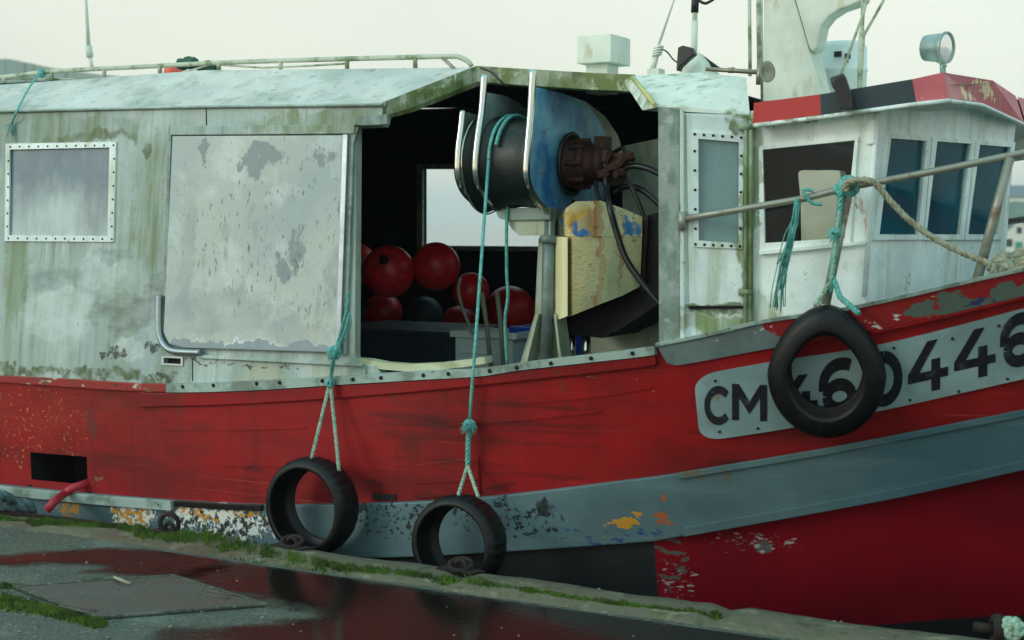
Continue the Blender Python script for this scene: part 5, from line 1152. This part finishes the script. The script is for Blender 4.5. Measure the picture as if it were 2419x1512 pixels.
# puddles: thin wet sheets whose edges fade into the ground
pud = bpy.data.materials.new('puddle_water'); pud.use_nodes = True; N = pud.node_tree.nodes; L = pud.node_tree.links; b = N['Principled BSDF']
b.inputs['Base Color'].default_value = (.013, .010, .008, 1); b.inputs['Roughness'].default_value = .11; b.inputs['IOR'].default_value = 1.33
ge = N.new('ShaderNodeNewGeometry'); no = N.new('ShaderNodeTexNoise'); no.inputs['Scale'].default_value = 7; no.inputs['Detail'].default_value = 7; no.inputs['Roughness'].default_value = .65; L.new(ge.outputs['Position'], no.inputs['Vector'])
at = N.new('ShaderNodeAttribute'); at.attribute_name = 'wet'
m1 = N.new('ShaderNodeMath'); m1.operation = 'MULTIPLY_ADD'; L.new(no.outputs[0], m1.inputs[0]); m1.inputs[1].default_value = 1.3; L.new(at.outputs['Fac'], m1.inputs[2])
m2 = N.new('ShaderNodeMapRange'); L.new(m1.outputs[0], m2.inputs[0]); m2.inputs[1].default_value = .35; m2.inputs[2].default_value = 1.05; m2.inputs[3].default_value = 0; m2.inputs[4].default_value = .97
n2 = N.new('ShaderNodeTexNoise'); n2.inputs['Scale'].default_value = 26; n2.inputs['Detail'].default_value = 4; L.new(ge.outputs['Position'], n2.inputs['Vector'])
bp = N.new('ShaderNodeBump'); bp.inputs['Distance'].default_value = .0010; L.new(n2.outputs[0], bp.inputs['Height']); L.new(bp.outputs[0], b.inputs['Normal'])
tr = N.new('ShaderNodeBsdfTransparent'); ms = N.new('ShaderNodeMixShader'); L.new(m2.outputs[0], ms.inputs[0]); L.new(tr.outputs[0], ms.inputs[1]); L.new(b.outputs[0], ms.inputs[2]); L.new(ms.outputs[0], N['Material Output'].inputs[0])
def puddle(pts, fade):
    q = [PZ(x, y, .005) for x, y in pts]; n = len(q)
    X = [p.x for p in q]; Y = [p.y for p in q]; x0, x1, y0, y1 = min(X) - .2, max(X) + .2, min(Y) - .15, min(max(Y) + .15, E - .40)
    nx, ny = int((x1 - x0) / .05), int((y1 - y0) / .03); gx, gy = np.meshgrid(np.linspace(x0, x1, nx), np.linspace(y0, y1, ny), indexing='ij')
    ins = np.zeros_like(gx, bool); dm = np.full_like(gx, 9.0)
    for i in range(n):
        ax, ay, bx, by = X[i], Y[i], X[(i + 1) % n], Y[(i + 1) % n]
        c_ = ((ay > gy) != (by > gy)) & (gx < (bx - ax) * (gy - ay) / ((by - ay) if by != ay else 1e-9) + ax); ins ^= c_
        t = np.clip(((gx - ax) * (bx - ax) + (gy - ay) * (by - ay)) / ((bx - ax) ** 2 + (by - ay) ** 2 + 1e-12), 0, 1)
        dm = np.minimum(dm, np.hypot(gx - ax - t * (bx - ax), gy - ay - t * (by - ay)))
    sdv = np.where(ins, dm, -dm) / fade
    vs = [(gx[i, k], gy[i, k], .005) for i in range(nx) for k in range(ny)]
    fs = [(i * ny + k, (i + 1) * ny + k, (i + 1) * ny + k + 1, i * ny + k + 1) for i in range(nx - 1) for k in range(ny - 1) if max(sdv[i, k], sdv[i + 1, k + 1], sdv[i + 1, k], sdv[i, k + 1]) > -1]
    me = bpy.data.meshes.new('puddle'); me.from_pydata(vs, [], fs); at_ = me.attributes.new('wet', 'FLOAT', 'POINT'); at_.data.foreach_set('value', np.clip(sdv, -1, 1).astype(np.float32).ravel())
    me.materials.append(pud); o = bpy.data.objects.new('puddle', me); COL.objects.link(o); o['kind'] = 'structure'
puddle([(640, 1330), (900, 1374), (1100, 1402), (1320, 1430), (1560, 1462), (1900, 1503), (2100, 1535), (2300, 1570), (2300, 1900), (600, 1900), (250, 1560), (400, 1492), (560, 1480), (680, 1468), (760, 1452), (690, 1430), (560, 1402), (420, 1372), (460, 1345), (560, 1322)], .22)
puddle([(-200, 1332), (0, 1314), (120, 1303), (260, 1294), (430, 1297), (540, 1318), (520, 1346), (430, 1366), (330, 1360), (200, 1350), (260, 1334), (120, 1330), (0, 1334), (-200, 1352)], .16)
# cover plate in the ground
cv = empty('access_cover', PZ(330, 1415, 0), 'rusty chequered steel access cover set in the quay', 'access cover')
q = [PZ(x, y, .008) for x, y in [(30, 1388), (285, 1369), (632, 1430), (228, 1462)]]
# make it a proper parallelogram in the ground plane
o_ = q[3]; ux = q[2] - q[3]; vx = q[0] - q[3]; vx = vx * 1.0
q = [o_, o_ + ux, o_ + ux + vx, o_ + vx]
rustp = mat('rusty_chequer_plate', C(88, 84, 78), .55, .3, layers=[(C(96, 80, 68), 5, (1, 1, 1), .45, .6, .7), (C(70, 80, 70), 12, (1, 1, 1), .56, .64, .7)], bump=.002)
mb = MB(); cen_ = sum(q, Vector()) / 4; q2 = [cen_ + (p - cen_) * .93 for p in q]
mb.prism(q2, (0, 0, .006))
un, vn = ux.normalized(), vx.normalized(); nu, nv_ = 30, 22
for i in range(nu):
    for k in range(nv_):
        a = q2[0] + (q2[1] - q2[0]) * ((i + .5) / nu) + (q2[3] - q2[0]) * ((k + .5) / nv_) + Vector((0, 0, .006))
        d = (un if (i + k) % 2 else vn) * .011; s_ = (vn if (i + k) % 2 else un) * .003
        mb.add([a - d, a + s_, a + d, a - s_, a + Vector((0, 0, .002))], [(0, 1, 4), (1, 2, 4), (2, 3, 4), (3, 0, 4)])
mb.build('cover_plate', rustp, cv)
mb = MB()
for i in range(4):
    a, b = q[i], q[(i + 1) % 4]; ia, ib = cen_ + (a - cen_) * .95, cen_ + (b - cen_) * .95; mb.prism([a, b, ib, ia], (0, 0, .009))
mb.build('cover_frame', asph, cv)
for (x0_, y0_, x1_, y1_) in ((140, 1432, 215, 1450), (470, 1402, 540, 1414)):
    for k in (0, 1): a, b = PZ(x0_ + k * 12, y0_ - k * 7, .016), PZ(x1_ + k * 12, y1_ - k * 7, .016); mb = MB(); mb.tube([a, b], .006, 6); mb.build('lifting_bar', rustp, cv)
mb = MB(); mb.tube(smooth([PZ(270, 1364, .02), PZ(285, 1370, .035), PZ(308, 1379, .02)], 5), [.007] * 11, 6); mb.build('twig', mat('bleached_twig', C(150, 152, 130), .8), label='bleached curved twig lying at the far corner of the cover', cat='twig')
# moss
moss = mat('moss_green', C(74, 104, 26, 1.0), .95, layers=[(C(40, 62, 18), 5, (1, 1, 1), .42, .58, .85), (C(110, 120, 44), 14, (1, 1, 1), .56, .66, .7), (C(96, 84, 50), 9, (1, 1, 1), .60, .68, .7)])
random.seed(11); mb = MB()
def tufts(pts, n, w0, hgt, dens_=1.0):
    ps = catmull(pts, 10)
    for _ in range(n):
        t = random.random() * (len(ps) - 1); i = int(t); f = t - i; x = ps[i][0] * (1 - f) + ps[min(i + 1, len(ps) - 1)][0] * f; y = ps[i][1] * (1 - f) + ps[min(i + 1, len(ps) - 1)][1] * f; wv = ps[i][2]
        if mnoise.noise(Vector((x * .03, 3.3, 0))) < -.10 and random.random() < .8: continue
        p = PZ(x, y + random.gauss(0, wv * .42), 0.0); h_ = hgt * random.uniform(.4, 1.2) * (1.3 + mnoise.noise(Vector((x * .05, 0, 0)))); r_ = random.uniform(.004, .010)
        a = random.random() * 6.28; d = Vector((math.cos(a), math.sin(a), 0)); e__ = Vector((-d.y, d.x, 0)); lean = Vector((random.gauss(0, .3), random.gauss(0, .3), 1)) * h_
        mb.add([p - d * r_, p + d * r_, p + lean + e__ * r_ * .3, p + e__ * r_], [(0, 1, 2), (1, 3, 2), (3, 0, 2)])
tufts([(-40, 1228, 3), (60, 1236, 3), (140, 1240, 9), (220, 1246, 5), (290, 1252, 8), (340, 1262, 16), (420, 1274, 16), (520, 1284, 20), (580, 1302, 20), (660, 1318, 14), (720, 1330, 12), (830, 1350, 8), (940, 1360, 9), (1020, 1370, 5), (1130, 1382, 12), (1170, 1390, 7), (1260, 1405, 5), (1400, 1424, 3), (1700, 1462, 2)], 46000, 10, .018)
tufts([(-60, 1420, 10), (0, 1424, 16), (50, 1432, 16), (110, 1444, 10), (160, 1458, 9), (220, 1474, 8), (250, 1478, 2)], 13000, 10, .015)
tufts([(-30, 1389, 4), (30, 1387, 4), (60, 1388, 2)], 1200, 10, .012); tufts([(195, 1375, 1), (245, 1372, 2)], 400, 10, .008)
mb.build('moss', moss, kind='stuff', weld=False)
mb = MB(); random.seed(5)
for _ in range(900):
    p = PZ(random.uniform(-100, 2400), random.uniform(1260, 1600), .004)
    if p.y > E - .02: continue
    sx_ = (p - CAM).dot(ROT @ Vector((1, 0, 0))) / (p - CAM).dot(ROT @ Vector((0, 0, -1))) * F + CX
    if p.y < E - .36 and sx_ > 560 and random.random() < .85: continue
    r_ = random.choice([.002, .003, .004, .005, .008]) * random.uniform(.6, 1.2); mb.lathe(p, (random.gauss(0, .2), random.gauss(0, .2), 1), [(-r_ * .5, .0001), (0, r_), (r_ * .6, r_ * .5), (r_ * .7, .0001)], 5, sm=False)
mb.build('gravel', mat('pale_grit', C(120, 122, 110), .8), kind='stuff', weld=False)
# iron mooring rings
rust2 = mat('rusted_iron', C(44, 34, 30), .85, .2, layers=[(C(30, 26, 24), 12, (1, 1, 1), .45, .6, .8), (C(120, 84, 60), 18, (1, 1, 1), .6, .68, .7)], bump=.004, bscale=40)
def ring_thing(x, y, lab, flat, sc_=1.0):
    b = PZ(x, y, .015); t = empty('mooring_ring', b, lab, 'mooring ring', 'rusty mooring rings on the quay edge')
    rr = .050 * sc_; mb = MB()
    n = Vector((.35, -1, 0)).normalized() if not flat else Vector((.15, -.35, 1)).normalized()
    u = n.orthogonal().normalized(); v = n.cross(u); cc_ = b + Vector((0, 0, rr * (.85 if not flat else .45)))
    mb.tube([cc_ + (u * math.cos(a) + v * math.sin(a)) * rr for a in [i * math.pi / 12 for i in range(24)]], (.013) * sc_, 8, closed=True); mb.build('ring', rust2, t)
    mb = MB(); mb.prism([b + Vector((dx, dy, -.005)) for dx, dy in ((-.11, -.04), (.09, -.05), (.12, .02), (-.09, .04))], (0, 0, .012)); 
    mb.tube(smooth([b + Vector((-.03, 0, 0)), b + Vector((-.025, 0, .03)), b + Vector((0, 0, .045)), b + Vector((.025, 0, .03)), b + Vector((.03, 0, 0))], 4), .012, 6); mb.build('ring_plate', rust2, t, bevel=.004)
ring_thing(400, 1256, 'upright rusty mooring ring against the flaking white and yellow strake', False)
ring_thing(690, 1291, 'rusty mooring ring lying under the aft tyre fender', True)
ring_thing(1088, 1346, 'rusty mooring ring lying in front of the half sunk tyre', True, 1.0)
# blue grey mooring line at the left edge
mb = MB(); mb.rope([PZ(-160, 1172, .06), PZ(-40, 1180, .07), PZ(10, 1190, .07), PZ(55, 1196, .05), PZ(75, 1204, .02)], .042, .2); mb.rope([PZ(-150, 1150, .16), PZ(-40, 1158, .16), PZ(5, 1170, .14), PZ(30, 1184, .09)], .03, .18)
mb.build('quay_hawser', mat('blue_grey_rope', C(84, 112, 118), .8, layers=[(C(50, 70, 76), 30, (1, 1, 1), .45, .6, .7)]), label='thick blue grey hawser looped on the quay at the stern end', cat='rope')
mb = MB(); mb.rope([PZ(-60, 1204, .02), PZ(60, 1216, .02), PZ(180, 1228, .02), PZ(300, 1244, .015)], .012, .08); mb.build('thin_quay_rope', rust2, label='thin brown rope lying along the quay edge', cat='rope')
# ladder head shackle at lower right
sh = empty('mooring_shackle', PZ(2340, 1500, 0), 'rusty iron shackle at the quay edge in the lower right corner', 'shackle')
ys_ = E + .06
mb = MB(); mb.tube([P(2300, 1480, ys_), P(2352, 1487, ys_)], .020, 12); c_k = P(2358, 1486, ys_); mb.lathe(c_k, Vector((.9, .3, 0)), [(-.022, .03), (-.025, .052), (0, .06), (.022, .052), (.022, .03)], 20)
mb.tube(smooth([P(2350, 1520, ys_), P(2385, 1500, ys_), P(2440, 1512, ys_)], 4), .03, 8); mb.build('shackle_pin', rust2, sh)
mb = MB(); 
for k in range(5): knot(mb, P(2385 + 9 * (k % 3), 1478 + 9 * (k // 2), ys_ - .02), .026)
mb.rope([P(2390, 1500, ys_), P(2419, 1503, ys_), P(2500, 1512, ys_)], .02); mb.build('shackle_rope', M['paleteal'], label='knotted pale teal rope tied round the lower right shackle', cat='rope')
# ------------------------------------------------------------------ water, hill, village
WZ = -2.0
wat = bpy.data.materials.new('harbour_water'); wat.use_nodes = True; b = wat.node_tree.nodes['Principled BSDF']; b.inputs['Base Color'].default_value = (.02, .035, .035, 1); b.inputs['Roughness'].default_value = .08; b.inputs['IOR'].default_value = 1.33
N = wat.node_tree.nodes; no = N.new('ShaderNodeTexNoise'); no.inputs['Scale'].default_value = 2.2; no.inputs['Detail'].default_value = 5; ge = N.new('ShaderNodeNewGeometry'); wat.node_tree.links.new(ge.outputs['Position'], no.inputs['Vector'])
bp = N.new('ShaderNodeBump'); bp.inputs['Distance'].default_value = .05; wat.node_tree.links.new(no.outputs[0], bp.inputs['Height']); wat.node_tree.links.new(bp.outputs[0], b.inputs['Normal'])
mb = MB(); mb.add([(-4000, E - 2, WZ), (4000, E - 2, WZ), (4000, 5000, WZ), (-4000, 5000, WZ)], [(0, 1, 2, 3)]); mb.build('water', wat, kind='structure')
# distant hill at the left
def wd(px, D): d = ray(px, HOR); d.z = 0; d.normalize(); return Vector((d.x * D, d.y * D, 0))
mb = MB(); prev = None
prof = [(-1400, 60), (-900, 150), (-500, 280), (-200, 370), (0, 386), (60, 380), (130, 366), (230, 352), (330, 338), (420, 290), (520, 200), (640, 80), (740, 8)]
for x, h_ in catmull(prof, 6):
    D = 1000 + 60 * mnoise.noise(Vector((x * .004, 0, 0))); b0_ = wd(x, D); d = b0_.normalized(); depth = D * math.cos(math.atan((x - CX) / F)); hz = h_ / F * depth + CAMZ
    ring = [b0_ * .72 + Vector((0, 0, WZ - 1)), b0_ * .86 + Vector((0, 0, hz * .45 + 2 * mnoise.noise(Vector((x * .02, 1, 0))))), b0_ + Vector((0, 0, hz)), b0_ * 1.2 + Vector((0, 0, WZ - 1))]
    if prev:
        for k in range(3): mb.add([prev[k], prev[k + 1], ring[k + 1], ring[k]], [(0, 1, 2, 3)], 0, True)
    prev = ring
mb.build('hill', mat('hill_heath', C(96, 108, 84), .9, mscale=.01, mott=.3), kind='structure')
# village shore at the right
mb = MB(); prev = None
for x in range(2250, 4200, 50):
    ring = [wd(x, 150) + Vector((0, 0, WZ - 1)), wd(x, 152) + Vector((0, 0, -1.7)), wd(x, 163) + Vector((0, 0, -1.2)), wd(x, 176) + Vector((0, 0, .8)), wd(x, 195) + Vector((0, 0, 4.0 + .5 * mnoise.noise(Vector((x * .01, 0, 0))))), wd(x, 240) + Vector((0, 0, 6.0 + 1.2 * mnoise.noise(Vector((x * .01, 2, 0))))), wd(x, 320) + Vector((0, 0, 7))]
    if prev:
        for k in range(len(ring) - 1): mb.add([prev[k], prev[k + 1], ring[k + 1], ring[k]], [(0, 1, 2, 3)], 0, True)
    prev = ring
mb.build('shore', mat('shore_scrub', C(104, 122, 108), .9, layers=[(C(70, 88, 70), .3, (1, 1, 1), .45, .6, .7)], mscale=.2, mott=.25), kind='structure')
hw = mat('cottage_white', C(214, 218, 206), .7); hr_ = mat('slate_roof', C(110, 124, 130), .7); hr2 = mat('red_roof', C(170, 90, 84), .7); hd = mat('green_door_paint', C(60, 140, 120), .6); hwin = mat('cottage_glass', C(40, 52, 60), .3)
def house(x, D, wz, W, Dp, Hh, Rh, gable, lab, roofm=None):
    b = wd(x, D) + Vector((0, 0, wz)); f = -wd(x, 1).normalized(); f.z = 0; r = Vector((-f.y, f.x, 0)); r = -r if r.dot(wd(x + 100, D) - wd(x, D)) < 0 else r; up_ = Vector((0, 0, 1))
    t = empty('cottage', b, lab, 'house', 'harbour cottages across the water')
    def pt(a, h_, d): return b + r * a + up_ * h_ - f * d
    mb = MB()
    if gable: mb.prism([pt(-W / 2, -1.5, 0), pt(W / 2, -1.5, 0), pt(W / 2, Hh, 0), pt(0, Hh + Rh, 0), pt(-W / 2, Hh, 0)], -f * Dp)
    else: mb.prism([pt(-W / 2, -1.5, 0), pt(-W / 2, -1.5, Dp), pt(-W / 2, Hh, Dp), pt(-W / 2, Hh + Rh, Dp / 2), pt(-W / 2, Hh, 0)], r * W)
    mb.build('walls', hw, t)
    mb = MB(); o = .2
    if gable:
        for s_ in (-1, 1): mb.prism([pt(s_ * (W / 2 + o), Hh - o * Rh / (W / 2), -.15), pt(0, Hh + Rh + .02, -.15), pt(0, Hh + Rh + .2, -.15), pt(s_ * (W / 2 + o), Hh + .15 - o * Rh / (W / 2), -.15)], -f * (Dp + .3))
    else:
        for d0_, d1_ in ((-o, Dp / 2), (Dp + o, Dp / 2)): mb.prism([pt(-W / 2 - .15, Hh - .1, d0_), pt(-W / 2 - .15, Hh + Rh + .02, d1_), pt(-W / 2 - .15, Hh + Rh + .2, d1_), pt(-W / 2 - .15, Hh + .08, d0_)], r * (W + .3))
    mb.build('roof', roofm or hr_, t)
    mb = MB(); mb.prism([pt(W * .3 - .3, Hh + Rh * .4, Dp * .5 - .3), pt(W * .3 + .3, Hh + Rh * .4, Dp * .5 - .3), pt(W * .3 + .3, Hh + Rh * .4, Dp * .5 + .3), pt(W * .3 - .3, Hh + Rh * .4, Dp * .5 + .3)], (0, 0, Rh * .6 + .7)); mb.build('chimney', hw, t)
    mb = MB(); mb.prism([pt(-.35, -.4, -.03), pt(.35, -.4, -.03), pt(.35, 1.1, -.03), pt(-.35, 1.1, -.03)], f * .04); mb.build('door', hd, t)
    for a in ((-W * .3, W * .3) if not gable else (-W * .28, W * .28)):
        mb = MB(); mb.prism([pt(a - .35, .6, -.03), pt(a + .35, .6, -.03), pt(a + .35, 1.4, -.03), pt(a - .35, 1.4, -.03)], f * .03); mb.build('window', hwin, t)
    if gable: mb = MB(); mb.prism([pt(-.25, Hh + .1, -.03), pt(.25, Hh + .1, -.03), pt(.25, Hh + .75, -.03), pt(-.25, Hh + .75, -.03)], f * .03); mb.build('window', hwin, t)
house(2408, 160, -1.35, 3.6, 6, 1.9, 1.5, True, 'white gabled cottage with green door just above the far shore')
house(2530, 166, -1.0, 6, 5, 2.2, 1.6, False, 'long white cottage with slate roof right beside the gabled one')
house(2650, 170, -.8, 5, 5, 2.4, 1.6, False, 'white cottage with red roof low on the far shore', hr2)
house(2418, 215, 3.4, 5.0, 5, 2.1, 1.5, False, 'white hillside cottage with slate roof above the gabled one')
house(2550, 212, 3.3, 6, 5, 2.6, 1.8, False, 'white hillside cottage with red roof', hr2)
house(2700, 220, 4, 6, 5, 2.6, 1.8, True, 'white gabled house farther along the hillside')
# haze
mb = MB(); mb.box((-3900, -80, -5), (3900, 4900, 116)); hz = bpy.data.materials.new('sea_haze'); hz.use_nodes = True; N = hz.node_tree.nodes; N.clear(); o = N.new('ShaderNodeOutputMaterial'); pv = N.new('ShaderNodeVolumePrincipled'); pv.inputs['Color'].default_value = (.96, 1, 1, 1); pv.inputs['Density'].default_value = .0004; pv.inputs['Anisotropy'].default_value = .2
hz.node_tree.links.new(pv.outputs[0], o.inputs['Volume']); mb.build('haze', hz, kind='stuff')
